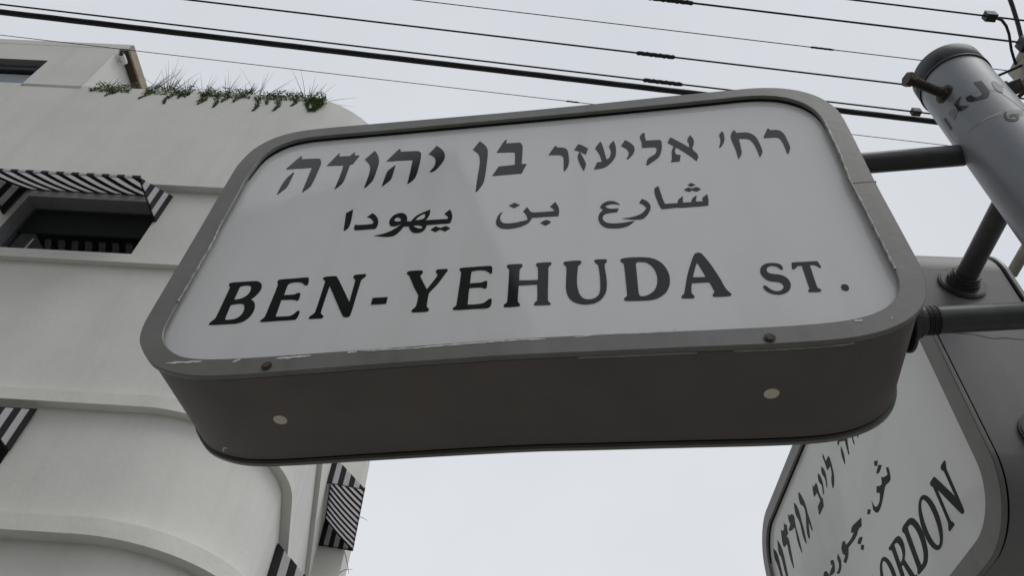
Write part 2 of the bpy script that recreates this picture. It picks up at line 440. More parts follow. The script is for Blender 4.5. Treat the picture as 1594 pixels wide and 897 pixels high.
LETTERS1 = [['B',[[[[-471.0,-224.7],[-470.4,-221.5],[-465.5,-214.0],[-464.2,-209.2],[-465.5,-142.7],[-466.1,-137.3],[-469.4,-134.9],[-470.6,-129.8],[-467.8,-127.1],[-447.8,-127.1],[-425.3,-127.2],[-418.4,-129.7],[-412.2,-135.6],[-409.2,-143.7],[-408.9,-151.6],[-411.8,-161.6],[-415.6,-168.9],[-419.2,-172.5],[-413.9,-175.8],[-408.6,-183.0],[-405.9,-190.7],[-404.7,-200.6],[-405.7,-210.2],[-410.0,-218.7],[-415.3,-223.8],[-423.6,-227.0],[-434.1,-227.3],[-468.4,-226.9]],[[-447.8,-170.5],[-448.4,-139.9],[-445.5,-137.6],[-437.8,-136.6],[-431.7,-138.1],[-428.0,-141.9],[-426.0,-151.7],[-427.9,-161.0],[-433.1,-167.3],[-441.8,-170.4]],[[-447.7,-215.5],[-449.4,-183.5],[-447.5,-182.0],[-432.2,-180.9],[-427.8,-182.9],[-424.6,-187.4],[-422.0,-195.8],[-422.0,-204.0],[-424.3,-211.0],[-429.7,-216.2],[-438.7,-217.5],[-445.9,-217.2]]]]],['E',[[[[-386.9,-225.8],[-386.0,-222.3],[-382.2,-217.9],[-381.5,-212.3],[-382.3,-142.9],[-383.4,-138.4],[-386.3,-133.7],[-385.7,-129.4],[-382.0,-127.6],[-357.4,-127.8],[-341.7,-127.0],[-334.2,-127.8],[-331.6,-134.8],[-330.6,-145.3],[-333.6,-148.3],[-337.8,-143.8],[-343.4,-138.9],[-351.1,-137.2],[-360.7,-137.7],[-365.2,-141.1],[-365.5,-146.3],[-364.8,-167.4],[-347.3,-168.0],[-342.5,-163.9],[-338.0,-165.2],[-336.7,-171.2],[-336.5,-181.3],[-339.6,-183.1],[-344.1,-179.7],[-365.8,-178.6],[-365.5,-183.6],[-364.0,-217.0],[-352.0,-217.6],[-342.6,-218.1],[-336.4,-215.4],[-331.3,-206.7],[-327.7,-207.1],[-326.6,-212.3],[-327.2,-223.3],[-329.8,-226.6],[-337.8,-226.8],[-358.6,-226.6],[-382.7,-227.3]]]]],['N',[[[[-308.5,-225.7],[-307.7,-221.1],[-302.7,-216.0],[-301.0,-211.4],[-302.7,-142.1],[-303.6,-138.5],[-307.6,-135.5],[-308.7,-131.0],[-306.0,-128.6],[-288.5,-128.6],[-285.0,-130.7],[-251.5,-192.4],[-250.9,-192.5],[-252.0,-144.5],[-252.8,-140.9],[-256.9,-137.1],[-257.5,-131.7],[-254.8,-129.0],[-238.1,-128.8],[-236.7,-131.2],[-236.7,-135.6],[-242.1,-141.2],[-242.6,-147.2],[-242.2,-216.5],[-242.7,-224.3],[-243.8,-227.1],[-247.4,-228.6],[-252.9,-226.6],[-255.2,-224.0],[-292.1,-153.5],[-292.7,-153.4],[-292.2,-213.7],[-290.3,-217.4],[-285.9,-221.4],[-285.1,-224.6],[-286.7,-227.1],[-306.1,-227.0]]]]],['-',[[[[-214.7,-188.1],[-190.7,-188.2],[-190.2,-202.0],[-191.6,-203.5],[-214.6,-203.3]]]]],['Y',[[[[-147.2,-224.9],[-147.3,-221.0],[-143.1,-215.9],[-141.9,-212.8],[-141.7,-192.0],[-143.0,-187.0],[-151.1,-171.4],[-163.0,-143.1],[-165.4,-139.4],[-168.9,-135.6],[-169.0,-131.2],[-165.9,-128.9],[-146.5,-129.2],[-143.3,-131.2],[-142.6,-135.7],[-146.1,-141.7],[-145.3,-144.9],[-131.2,-175.0],[-130.1,-175.1],[-118.0,-146.8],[-118.3,-141.6],[-121.5,-137.8],[-122.1,-133.4],[-120.2,-129.8],[-105.1,-130.0],[-103.0,-131.6],[-102.7,-135.4],[-105.9,-142.0],[-113.2,-161.7],[-117.7,-170.5],[-125.5,-183.8],[-126.2,-187.0],[-125.6,-214.3],[-124.1,-217.5],[-120.6,-221.0],[-120.8,-224.9],[-123.3,-227.0],[-145.3,-226.6]]]]],['E',[[[[-84.3,-225.0],[-84.1,-221.9],[-80.1,-218.3],[-79.4,-215.3],[-80.0,-143.8],[-80.7,-139.5],[-83.7,-135.7],[-84.1,-132.2],[-80.9,-129.9],[-56.2,-129.9],[-34.5,-129.9],[-32.1,-131.9],[-31.0,-137.7],[-31.0,-148.0],[-33.6,-149.1],[-38.6,-143.0],[-43.9,-139.5],[-55.4,-138.6],[-63.2,-140.4],[-63.9,-142.9],[-63.6,-169.1],[-57.1,-168.6],[-44.8,-168.8],[-41.2,-165.5],[-37.2,-165.9],[-36.3,-171.0],[-36.5,-181.7],[-38.6,-183.4],[-42.0,-182.0],[-45.5,-179.6],[-62.7,-179.6],[-63.7,-181.5],[-62.5,-216.8],[-52.5,-217.7],[-39.6,-216.5],[-35.1,-212.2],[-30.6,-207.1],[-27.4,-206.6],[-26.1,-212.3],[-26.8,-221.6],[-29.1,-226.0],[-33.3,-227.5],[-52.7,-227.0],[-74.2,-227.4],[-81.9,-226.7]]]]],['H',[[[[-7.7,-225.7],[-7.4,-222.1],[-3.4,-218.3],[-2.7,-211.3],[-3.9,-145.7],[-4.8,-140.5],[-8.5,-135.8],[-8.5,-131.5],[-4.9,-129.8],[14.3,-130.4],[16.2,-133.2],[16.1,-137.5],[12.6,-141.5],[12.1,-147.4],[12.9,-169.6],[24.5,-170.5],[41.5,-171.3],[40.9,-141.9],[37.4,-137.2],[37.3,-132.9],[40.2,-130.6],[59.8,-131.0],[61.7,-133.8],[60.5,-137.9],[56.9,-141.8],[57.1,-153.8],[57.4,-216.9],[58.4,-220.8],[62.1,-225.0],[61.7,-227.7],[59.0,-228.6],[38.5,-227.5],[37.2,-225.1],[37.8,-222.1],[41.4,-218.5],[42.0,-213.9],[40.7,-181.6],[28.2,-181.5],[12.7,-181.1],[12.6,-185.7],[12.7,-214.3],[13.8,-219.1],[16.9,-223.2],[16.3,-227.0],[11.0,-227.8],[-5.4,-227.9]]]]],['U',[[[[80.1,-138.4],[80.1,-134.4],[83.4,-131.8],[104.4,-131.8],[107.1,-133.5],[107.6,-138.7],[104.3,-142.6],[102.6,-145.0],[101.7,-153.4],[100.5,-173.2],[100.7,-189.4],[102.7,-204.0],[105.8,-213.6],[109.9,-219.4],[115.6,-222.0],[122.9,-221.7],[129.2,-218.1],[133.0,-211.5],[134.9,-199.1],[135.1,-173.4],[133.6,-150.0],[132.7,-144.8],[127.9,-139.2],[127.1,-134.8],[129.7,-132.2],[145.0,-133.0],[146.9,-135.2],[146.4,-139.5],[143.0,-144.2],[142.6,-149.3],[143.9,-166.1],[145.0,-185.8],[144.0,-203.2],[141.8,-212.4],[136.3,-222.7],[128.9,-229.6],[120.6,-232.2],[110.3,-232.2],[99.9,-228.8],[92.2,-222.4],[86.9,-212.7],[84.2,-199.0],[83.9,-184.6],[84.9,-149.9],[84.0,-143.9]]]]],['D',[[[[167.7,-227.1],[168.4,-223.8],[172.4,-220.6],[173.0,-215.3],[172.1,-152.4],[171.4,-145.5],[167.2,-141.7],[166.5,-138.2],[168.7,-134.7],[176.9,-133.0],[187.7,-133.2],[203.8,-134.7],[215.4,-138.4],[225.4,-147.1],[231.8,-158.7],[235.8,-172.3],[237.0,-186.9],[235.0,-202.6],[229.7,-216.0],[221.8,-224.5],[213.3,-229.8],[205.1,-231.7],[189.9,-231.4],[170.1,-230.3]],[[189.9,-147.5],[191.9,-144.7],[200.9,-145.3],[208.1,-149.5],[214.7,-160.2],[218.4,-173.7],[218.7,-188.3],[216.7,-200.8],[212.7,-211.3],[206.1,-218.4],[199.7,-222.1],[193.0,-222.6],[190.1,-220.0],[189.5,-209.1],[189.7,-174.1],[189.5,-152.5]]]]],['A',[[[[248.8,-229.3],[249.5,-226.8],[253.4,-222.9],[255.0,-215.4],[263.6,-176.8],[274.0,-144.8],[277.7,-135.9],[280.6,-133.3],[284.9,-132.8],[288.4,-134.8],[291.2,-141.6],[297.5,-158.2],[306.8,-191.6],[311.8,-216.2],[314.0,-221.8],[317.9,-228.2],[318.0,-230.8],[315.7,-233.3],[294.5,-233.1],[292.3,-231.1],[292.3,-228.1],[295.6,-223.8],[295.4,-219.3],[291.7,-201.9],[287.8,-200.7],[276.6,-201.2],[266.7,-200.7],[265.8,-205.6],[263.3,-222.3],[266.9,-228.0],[267.2,-231.0],[265.3,-233.1],[250.5,-232.0]],[[269.5,-188.3],[278.2,-157.8],[279.4,-157.1],[281.0,-160.6],[288.0,-189.7],[279.1,-188.9]]]]],['S',[[[[397.7,-183.4],[396.5,-184.4],[393.8,-183.0],[392.1,-178.9],[388.3,-175.2],[383.5,-173.9],[378.8,-175.0],[375.3,-179.5],[374.5,-185.8],[377.4,-190.9],[384.9,-193.2],[393.3,-195.6],[399.0,-201.7],[401.7,-210.5],[401.4,-218.8],[399.0,-226.2],[393.8,-232.4],[387.4,-235.8],[380.5,-236.4],[373.2,-234.2],[366.9,-229.1],[363.4,-221.2],[363.6,-217.4],[365.9,-215.7],[368.6,-217.2],[371.0,-222.7],[374.6,-226.8],[379.9,-229.6],[385.9,-228.7],[390.2,-223.8],[391.3,-218.6],[389.9,-213.1],[385.7,-209.6],[378.1,-208.1],[371.7,-205.2],[367.2,-197.7],[364.8,-188.8],[366.2,-179.4],[370.8,-171.8],[377.6,-167.9],[385.7,-167.7],[393.3,-170.1],[397.2,-173.8],[398.0,-179.5]]]]],['T',[[[[412.2,-170.0],[447.3,-170.5],[448.8,-172.8],[450.1,-185.0],[447.4,-185.0],[444.3,-179.6],[440.6,-178.0],[435.8,-178.3],[435.0,-226.6],[436.0,-228.5],[439.6,-231.6],[438.4,-234.4],[435.2,-235.9],[422.2,-234.7],[421.5,-232.5],[422.7,-229.9],[425.2,-227.5],[424.3,-224.1],[424.7,-178.3],[418.7,-178.4],[414.6,-183.6],[411.8,-185.2],[410.0,-183.1]]]]],['.',[[[[465.9,-228.1],[468.6,-223.9],[472.6,-223.2],[476.1,-226.1],[476.4,-231.4],[474.0,-236.4],[470.0,-237.2],[466.2,-234.1]]]]],['h',[[[[-471.3,213.5],[-453.7,256.0],[-450.0,257.6],[-447.1,245.6],[-410.2,242.4],[-405.6,236.9],[-401.5,225.3],[-400.4,212.2],[-400.8,149.0],[-404.0,138.7],[-413.5,124.6],[-414.6,126.5],[-416.8,210.2],[-470.6,212.3]]],[[[-464.5,125.5],[-462.8,175.1],[-451.5,199.7],[-449.2,196.8],[-449.8,147.6],[-454.0,139.9],[-462.9,123.8]]]]],['h',[[[[-387.0,211.4],[-374.5,248.5],[-370.7,256.7],[-368.7,242.8],[-346.8,240.9],[-338.7,254.7],[-336.3,241.5],[-325.5,239.8],[-333.4,209.9],[-339.0,207.8],[-338.4,190.0],[-338.2,148.3],[-342.2,138.1],[-350.6,124.4],[-350.2,181.8],[-352.0,208.5]]]]],['h',[[[[-311.7,222.6],[-297.4,251.8],[-290.3,241.3],[-282.9,221.9],[-279.6,203.4],[-279.3,173.4],[-279.7,146.7],[-284.1,134.3],[-291.0,120.5],[-292.6,123.1],[-291.8,165.5],[-293.5,188.0],[-298.8,203.9]]]]],['h',[[[[-265.7,208.4],[-248.6,249.0],[-244.9,251.1],[-241.9,239.2],[-223.7,238.3],[-206.2,236.7],[-200.6,230.6],[-198.1,221.1],[-196.4,190.3],[-196.6,146.4],[-201.4,132.8],[-209.5,122.3],[-210.2,124.2],[-211.2,177.7],[-213.0,205.1],[-238.6,207.1]]],[[[-258.7,120.5],[-257.8,167.7],[-255.8,176.0],[-244.7,192.9],[-243.7,163.1],[-244.6,142.8],[-250.0,132.9]]]]],['h',[[[[-183.5,221.3],[-171.4,250.2],[-158.8,235.4],[-151.3,218.6],[-149.1,202.9],[-151.4,188.2],[-157.5,170.6],[-164.1,158.3],[-171.3,155.7],[-173.0,158.4],[-166.6,172.1],[-165.3,187.9],[-168.0,203.5],[-174.3,213.4]]]]],['h',[[[[-96.5,222.5],[-86.2,252.2],[-78.0,242.8],[-69.7,227.1],[-66.0,211.0],[-64.9,168.4],[-64.8,118.4],[-66.6,101.4],[-75.7,79.1],[-78.1,80.6],[-78.8,120.5],[-78.2,172.9],[-81.2,195.7],[-85.4,207.8],[-92.7,218.5]]]]],['h',[[[[-49.3,204.9],[-36.8,246.4],[-32.6,250.1],[-32.4,235.1],[-6.2,233.8],[-1.7,227.3],[0.5,215.3],[0.9,156.8],[10.3,156.1],[2.1,125.8],[-51.5,126.2],[-41.7,155.5],[-11.7,156.4],[-13.2,197.3],[-16.2,201.5]]]]],['h',[[[[50.1,180.2],[61.0,209.0],[64.4,210.4],[65.8,203.6],[77.9,201.6],[84.0,195.0],[86.9,183.3],[88.3,157.4],[88.0,145.5],[85.5,131.7],[79.7,120.5],[78.4,122.3],[78.4,163.9],[76.8,171.4],[72.1,177.1]]]]],['h',[[[[97.7,190.2],[104.7,208.0],[110.1,207.0],[123.4,190.5],[119.1,170.7],[107.8,182.4]]],[[[107.2,180.0],[109.8,177.1],[118.5,143.1],[118.8,135.9],[115.3,117.4],[113.0,119.3],[106.9,144.9],[103.7,162.2],[104.1,170.7]]]]],['h',[[[[136.1,190.1],[146.2,211.1],[149.3,205.5],[156.0,148.5],[161.2,151.8],[163.9,162.2],[164.8,176.7],[161.9,188.3],[163.6,198.0],[170.7,210.2],[172.5,205.3],[174.6,184.9],[173.4,160.6],[168.6,144.6],[157.8,127.5],[147.4,119.8],[132.4,119.4],[139.0,141.0],[147.4,142.1],[143.6,167.9],[138.2,183.5]]]]],['h',[[[[183.9,189.6],[192.2,209.1],[202.3,196.5],[207.7,183.1],[207.5,169.6],[203.1,155.8],[194.1,142.9],[191.3,143.4],[196.1,156.9],[196.2,169.0],[192.2,179.5]]]]],['h',[[[[218.6,213.1],[224.0,225.8],[227.5,228.3],[229.6,226.6],[229.0,212.0],[229.9,200.5],[254.7,198.7],[257.6,194.5],[256.6,173.6],[254.5,159.4],[250.1,144.5],[245.7,137.0],[226.7,117.8],[224.3,119.4],[228.3,139.7],[241.7,150.6],[245.5,158.4],[246.9,170.3],[245.0,175.5],[221.0,177.1],[221.6,199.4]]]]],['h',[[[[267.6,187.0],[274.6,204.6],[291.7,182.4],[303.9,163.7],[305.2,177.7],[301.8,187.6],[309.9,206.1],[313.7,196.1],[314.9,184.7],[312.7,171.5],[307.5,159.0],[317.6,135.9],[311.7,117.6],[299.8,141.2],[281.2,169.0],[278.0,157.9],[278.0,147.1],[281.3,143.0],[286.7,142.6],[282.9,122.1],[267.4,121.4],[270.4,130.7],[271.5,151.8],[273.9,163.4],[277.7,172.5]]]]],['h',[[[[360.5,197.9],[366.4,208.2],[369.4,206.9],[369.7,191.3],[367.6,176.8],[363.4,165.3],[356.9,154.3],[354.9,155.9],[358.9,168.5],[361.2,182.8]]]]],['h',[[[[379.8,189.5],[384.0,202.6],[388.2,208.9],[390.5,207.7],[391.4,199.5],[399.9,199.0],[408.7,198.9],[416.5,193.0],[423.2,180.7],[425.2,157.2],[426.1,133.4],[424.4,126.6],[418.4,113.1],[417.5,113.9],[417.2,139.5],[414.9,161.4],[410.7,173.1],[405.1,177.2],[392.8,179.3],[392.5,160.4],[390.8,134.5],[389.5,127.7],[382.7,113.8],[381.6,116.2],[381.9,147.8],[379.4,176.0]]]]],['h',[[[[434.9,175.5],[447.3,205.2],[449.0,204.9],[451.2,198.2],[461.2,198.2],[467.7,193.5],[471.9,183.3],[472.9,163.5],[473.4,139.6],[471.8,130.4],[466.0,116.4],[464.2,116.0],[464.0,143.5],[463.0,162.8],[459.7,171.2],[455.2,173.4],[435.6,174.1]]]]],['a',[[[[-309.7,45.5],[-299.0,55.0],[-295.7,28.1],[-294.5,5.6],[-296.4,-2.2],[-301.6,-8.0],[-302.8,-6.1],[-306.0,17.6]]]]],['a',[[[[-267.7,28.1],[-259.6,39.0],[-252.1,30.8],[-245.7,19.3],[-243.1,7.3],[-243.3,-3.0],[-245.6,-8.5],[-281.2,-8.7],[-283.9,-6.1],[-285.7,2.2],[-284.1,9.7],[-282.2,6.4],[-255.8,5.4],[-252.1,8.5],[-254.2,15.7],[-261.2,24.9]]]]],['a',[[[[-244.2,-27.8],[-229.7,-25.7],[-218.0,-19.8],[-207.0,-9.8],[-201.3,-1.4],[-199.0,3.6],[-205.1,-4.3],[-213.3,-6.0],[-219.5,-3.7],[-223.5,4.9],[-224.1,14.3],[-220.4,25.5],[-212.8,32.1],[-204.1,32.4],[-197.4,27.3],[-192.9,17.3],[-191.3,5.9],[-184.4,5.0],[-179.8,16.8],[-172.5,25.2],[-154.5,36.0],[-153.2,21.6],[-155.9,10.2],[-159.4,4.9],[-143.8,4.5],[-119.6,3.8],[-119.1,9.0],[-127.2,19.4],[-118.7,31.2],[-113.6,18.8],[-111.5,6.9],[-113.3,-7.8],[-115.2,-9.8],[-134.9,-9.0],[-154.8,-9.4],[-154.5,-15.1],[-156.7,-23.8],[-161.6,-28.8],[-169.8,-30.1],[-177.3,-26.9],[-182.8,-18.4],[-186.1,-9.0],[-195.1,-8.3],[-199.4,-20.9],[-206.1,-31.3],[-213.9,-34.7],[-228.3,-33.0]],[[-215.6,10.8],[-214.6,17.7],[-210.7,20.0],[-205.9,17.8],[-202.3,9.2],[-208.5,7.1]],[[-178.1,7.2],[-171.6,19.2],[-163.8,24.8],[-161.1,21.4],[-161.2,12.1],[-165.6,8.0]],[[-178.6,-7.6],[-167.5,-8.1],[-162.0,-11.9],[-160.9,-16.6],[-166.0,-17.8],[-173.7,-13.9]]],[[[-145.9,-23.4],[-138.3,-14.9],[-129.2,-20.5],[-120.0,-16.0],[-111.9,-23.3],[-119.5,-31.7],[-128.6,-25.0],[-136.9,-30.7]]]]],['a',[[[[-34.0,-21.7],[-34.6,-12.6],[-32.3,1.6],[-28.4,9.4],[-24.7,11.3],[-28.0,2.9],[-28.1,-8.0],[-25.6,-15.6],[-20.9,-21.2],[-11.0,-22.4],[-0.2,-22.0],[19.1,-16.7],[18.2,-8.5],[15.1,1.0],[10.6,8.4],[17.0,20.2],[22.5,7.4],[26.0,3.2],[44.6,2.3],[64.2,2.3],[60.8,10.6],[56.3,16.2],[64.9,28.8],[70.0,15.9],[72.3,2.7],[70.9,-12.2],[48.2,-11.5],[26.3,-11.4],[25.1,-16.6],[21.1,-25.9],[11.2,-32.6],[-0.5,-36.5],[-13.3,-37.5],[-23.2,-35.1],[-30.1,-29.3]]],[[[-14.6,28.7],[-5.5,36.0],[3.9,28.1],[-5.7,20.4]]],[[[40.9,-27.5],[48.4,-20.8],[53.8,-21.5],[58.8,-28.0],[50.9,-35.4],[47.7,-34.5]]]]],['a',[[[[139.8,3.7],[145.5,14.5],[153.8,19.1],[161.8,18.5],[169.6,12.3],[173.3,6.1],[165.4,9.5],[154.8,9.7],[148.6,4.8],[152.4,-1.4],[159.6,-3.9],[170.8,-3.8],[167.7,-14.2],[156.5,-13.9],[147.2,-16.5],[143.4,-23.8],[144.0,-33.7],[150.3,-41.7],[161.8,-44.7],[176.1,-44.3],[194.9,-41.3],[186.0,-52.0],[175.4,-57.1],[162.6,-57.6],[148.5,-54.8],[141.0,-46.4],[136.8,-35.0],[136.2,-22.8],[139.4,-12.1],[144.9,-5.6]]]]],['a',[[[[204.9,6.9],[210.2,17.7],[217.4,11.6],[222.5,0.6],[222.7,-9.6],[219.6,-20.3],[214.3,-30.7],[207.3,-38.5],[198.3,-38.5],[186.8,-36.3],[174.7,-32.8],[189.7,-31.5],[201.7,-26.9],[209.9,-20.2],[215.9,-8.7],[211.4,1.0]]]]],['a',[[[[230.3,41.4],[239.3,52.1],[240.8,45.9],[244.9,2.1],[247.2,-1.6],[266.7,-2.0],[268.0,7.0],[277.1,16.5],[274.9,-1.9],[288.7,-2.2],[290.1,6.2],[299.5,16.0],[295.9,-1.8],[307.4,-2.5],[306.6,6.7],[316.6,16.8],[316.8,0.3],[314.1,-15.1],[291.7,-15.4],[267.3,-15.1],[265.5,-13.5],[241.4,-15.4],[237.3,-10.4]]],[[[288.1,48.2],[294.3,52.6],[300.9,46.3],[293.7,41.4]]],[[[280.6,34.7],[288.9,40.2],[293.7,35.9],[301.5,40.0],[308.5,32.6],[300.5,26.3],[293.9,31.2],[288.1,26.9]]]]]]
LETTERS2 = [['h',[[[[-518.3,243.3],[-512.6,237.3],[-495.7,217.1],[-490.3,192.9],[-488.7,141.3],[-485.0,111.1],[-487.2,95.0],[-497.8,107.7],[-504.1,141.1],[-513.7,190.0],[-526.1,212.6],[-523.2,232.5]]]]],['h',[[[[-468.9,242.1],[-452.2,219.1],[-443.5,187.8],[-443.2,159.4],[-445.1,117.7],[-447.0,99.0],[-452.9,103.2],[-465.6,133.5],[-466.3,184.9],[-481.1,203.6],[-477.9,223.1]]]]],['h',[[[[-419.9,247.0],[-412.2,235.7],[-394.3,233.1],[-384.4,248.0],[-380.1,237.9],[-366.3,230.9],[-369.7,215.7],[-370.7,203.3],[-389.4,207.7],[-375.0,192.8],[-378.1,156.2],[-385.2,110.5],[-389.8,110.5],[-399.2,142.9],[-397.1,187.5],[-427.7,194.5],[-433.6,211.0],[-426.6,230.9]]]]],['h',[[[[-336.6,246.0],[-329.0,234.6],[-305.8,228.2],[-295.0,213.6],[-301.7,188.0],[-297.8,152.9],[-299.6,108.4],[-303.4,108.1],[-315.4,143.1],[-308.8,187.2],[-350.3,199.0],[-358.8,209.2],[-336.9,214.4],[-343.9,231.9]]]]],['h',[[[[-273.1,241.9],[-261.6,230.6],[-251.3,205.8],[-251.4,175.2],[-248.6,138.7],[-253.5,108.8],[-259.5,109.8],[-268.5,135.7],[-264.4,175.6],[-280.8,208.7],[-279.4,226.1]]]]],['h',[[[[-224.5,242.6],[-215.6,236.2],[-202.5,210.7],[-195.9,188.6],[-196.5,158.9],[-192.8,139.4],[-192.4,110.2],[-197.8,110.5],[-206.5,142.9],[-222.2,106.2],[-231.9,106.6],[-235.9,128.8],[-208.8,169.1],[-210.6,191.6],[-231.0,208.5],[-231.2,226.7]]]]],['h',[[[[-118.6,196.8],[-116.8,187.4],[-93.3,184.9],[-89.5,173.5],[-91.5,155.8],[-86.1,136.8],[-80.0,130.4],[-85.8,112.6],[-108.2,112.2],[-123.7,110.9],[-127.4,115.6],[-121.7,132.9],[-96.8,135.6],[-103.5,162.4],[-129.1,166.0],[-127.3,179.4]]]]],['h',[[[[-66.4,194.9],[-56.7,183.1],[-53.2,160.4],[-59.3,142.1],[-67.7,132.8],[-70.3,136.9],[-63.7,157.4],[-75.5,175.5],[-73.5,186.9]]]]],['h',[[[[-35.2,193.7],[-23.1,176.3],[-23.0,154.9],[-36.5,133.1],[-40.6,135.3],[-33.0,156.7],[-43.0,176.1],[-43.2,186.5]]]]],['h',[[[[-7.7,212.9],[-3.8,202.3],[-2.7,186.1],[21.2,185.4],[25.1,176.3],[24.2,156.9],[21.8,133.8],[11.9,118.8],[-3.9,109.4],[-8.1,112.9],[-2.8,131.2],[11.4,141.1],[15.2,159.4],[-8.9,163.8],[-9.3,183.1],[-13.3,206.6]]]]],['he',[[[[97.2,181.1],[116.8,171.2],[142.7,146.6],[134.8,130.6],[127.9,111.2],[123.9,114.1],[125.4,135.1],[128.6,149.9],[100.3,168.7],[89.6,164.7],[86.9,171.2]]],[[[99.2,155.8],[102.2,147.5],[103.3,129.6],[94.1,109.7],[91.4,111.2],[88.8,132.8],[91.8,145.3]]]]],['h',[[[[170.3,140.2],[170.2,125.7],[167.4,109.9],[163.9,113.2],[164.4,130.1]]]]],['a',[[[[226.6,23.6],[240.6,13.6],[230.7,7.9],[220.5,15.1]]],[[[237.9,5.6],[250.2,-3.8],[228.4,-9.5],[216.0,-0.9]]],[[[262.8,-18.9],[272.4,-24.7],[269.1,-40.3],[263.4,-48.2],[250.7,-47.9],[235.4,-42.7],[214.3,-53.9],[192.3,-63.1],[175.9,-66.0],[161.3,-61.9],[153.2,-48.4],[159.5,-30.3],[162.3,-45.7],[173.0,-54.2],[192.4,-53.1],[204.1,-40.5],[191.0,-31.9],[200.5,-21.7],[213.5,-30.4],[225.2,-32.5],[232.2,-20.1],[242.3,-28.6],[259.6,-33.7]]],[[[131.1,-32.9],[142.8,-41.2],[132.1,-46.5],[121.0,-38.6]]]]],['a',[[[[88.7,-27.2],[78.4,-41.7],[56.8,-37.4],[39.9,-44.7],[-17.1,-39.6],[-29.7,-53.4],[-52.6,-58.1],[-63.9,-48.5],[-44.7,-43.4],[-56.3,-31.6],[-53.8,-18.8],[-38.2,-11.7],[-26.1,-16.9],[-25.2,-28.0],[8.2,-33.2],[32.5,-29.9],[17.6,-22.9],[30.5,-14.7],[57.1,-20.2]]],[[[56.6,-54.5],[67.3,-62.5],[47.3,-67.8],[34.3,-58.6],[41.5,-54.2]]],[[[50.0,-70.3],[62.7,-78.3],[52.4,-84.1],[41.1,-76.7]]]]],['a',[[[[-80.6,-18.0],[-74.5,-39.2],[-85.8,-54.1],[-107.0,-56.1],[-118.6,-47.1],[-98.9,-47.1],[-90.3,-37.6],[-92.8,-23.8]]]]],['a',[[[[-133.5,-6.9],[-116.3,-14.5],[-115.9,-27.3],[-126.8,-39.3],[-152.9,-35.1],[-165.9,-29.3],[-142.6,-23.7],[-129.0,-22.0],[-137.6,-15.5]]]]],['a',[[[[-188.8,-6.3],[-174.3,-11.1],[-165.1,-24.4],[-172.5,-36.7],[-200.4,-40.2],[-235.3,-29.8],[-208.9,-28.7],[-199.8,-11.5]]]]]]
POLE_MARKS = {'J2':[[-2.4879,2.9889],[-2.4107,2.9901],[-2.3347,2.9887],[-2.3032,2.9798],[-2.3022,2.9714],[-2.3882,2.9679],[-2.4952,2.9789]],'X2':[[-2.7679,3.0005],[-2.7545,2.9943],[-2.7531,2.9872],[-2.705,2.979],[-2.7422,2.9678],[-2.8264,2.9745],[-2.8068,2.9861],[-2.8013,2.9947]],'X3':[[-3.0654,2.9991],[-2.8675,2.9918],[-2.8392,2.9759],[-2.9448,2.9694],[-3.0752,2.9697],[-3.0291,2.9789],[-3.1043,2.9875]],'J':[[-2.0873,3.0215],[-1.8816,3.0214],[-1.8802,3.0131],[-1.9041,2.9783],[-1.9826,2.9671],[-2.1069,2.9614],[-2.3882,2.9679],[-2.4952,2.9789],[-2.4879,2.9889],[-2.3347,2.9887],[-2.3202,2.9797],[-2.1915,2.974],[-2.0871,2.9788],[-2.0729,2.9897],[-2.0811,3.0139]],'X':[[-2.7679,3.0005],[-2.5118,3.0028],[-2.6725,2.9927],[-2.7163,2.9834],[-2.5223,2.9658],[-2.6966,2.9654],[-2.8264,2.9745],[-2.7911,2.9821]],'I':[[2.9374,3.0039],[3.0372,2.9993],[3.014,2.9635],[2.8977,2.9645]],'6':[[-1.9777,2.9049],[-1.8983,2.9058],[-1.9822,2.8965],[-1.9949,2.8843],[-1.8948,2.879],[-1.7937,2.8811],[-1.7994,2.8875],[-1.9379,2.8865],[-1.9312,2.8927],[-1.8024,2.8969],[-1.6826,2.8941],[-1.7252,2.8825],[-1.8463,2.8725],[-1.9854,2.8735],[-2.0616,2.8828],[-2.0498,2.895]],'L':[[-1.6613,3.0173],[-1.4908,3.0168],[-1.451,3.001],[-1.5827,2.9705],[-1.6883,2.9747],[-1.7319,2.989]],'R':[[2.885,3.0216],[-2.845,2.9996],[-2.5135,2.9935],[-1.7875,2.985],[-1.6093,2.9611],[-1.4376,2.9108],[-1.6336,2.8823],[-2.1985,2.9026],[-2.5525,2.9078],[-2.9832,2.9124],[3.0802,2.9108],[2.7496,2.9462],[2.7633,2.9711]]}

# ================================================================== SETTING
g = MB(); g.box(-400, 400, -400, 400, -0.3, -0.13, M_GROUND)
tag(g.build("ground"), kind="structure")
g = MB(); g.box(-120, 120, -5.6, -1.6, -0.129, -0.10, M_ASPH)
tag(g.build("road"), kind="structure")
g = MB(); g.box(-120, 120, -1.6, 5.0, -0.129, 0.0, M_PAVE)
tag(g.build("pavement"), kind="structure")
g = MB(); g.box(-120, 120, -7.3, -5.6, -0.129, 0.0, M_PAVE)
tag(g.build("far_pavement"), kind="structure")

# building across the street, behind the camera: it shows as the dark reflection in the sign's black letters
opp = empty("opposite_building", (0, -7.2, 0))
tag(opp, "plain grey rendered block across the street, mirrored dark in the sign lettering", "building")
g = MB(); g.box(-26, -5.2, -6.0, 0.0, 0, 17.2, M_OPP); g.box(-26.1, -5.1, -6.1, 0.12, 17.2, 17.6, M_OPP)
g.build("wall", opp)
for k in range(4):
    for i in range(6):
        x = -25.2 + i * 3.3
        g = MB(); g.box(x, x + 1.5, 0.0, 0.03, 1.2 + k * 3.4, 2.9 + k * 3.4, M_WINF)
        g.box(x - 0.1, x + 1.6, 0.0, 0.12, 1.08 + k * 3.4, 1.2 + k * 3.4, M_OPP)
        g.build("window", opp)

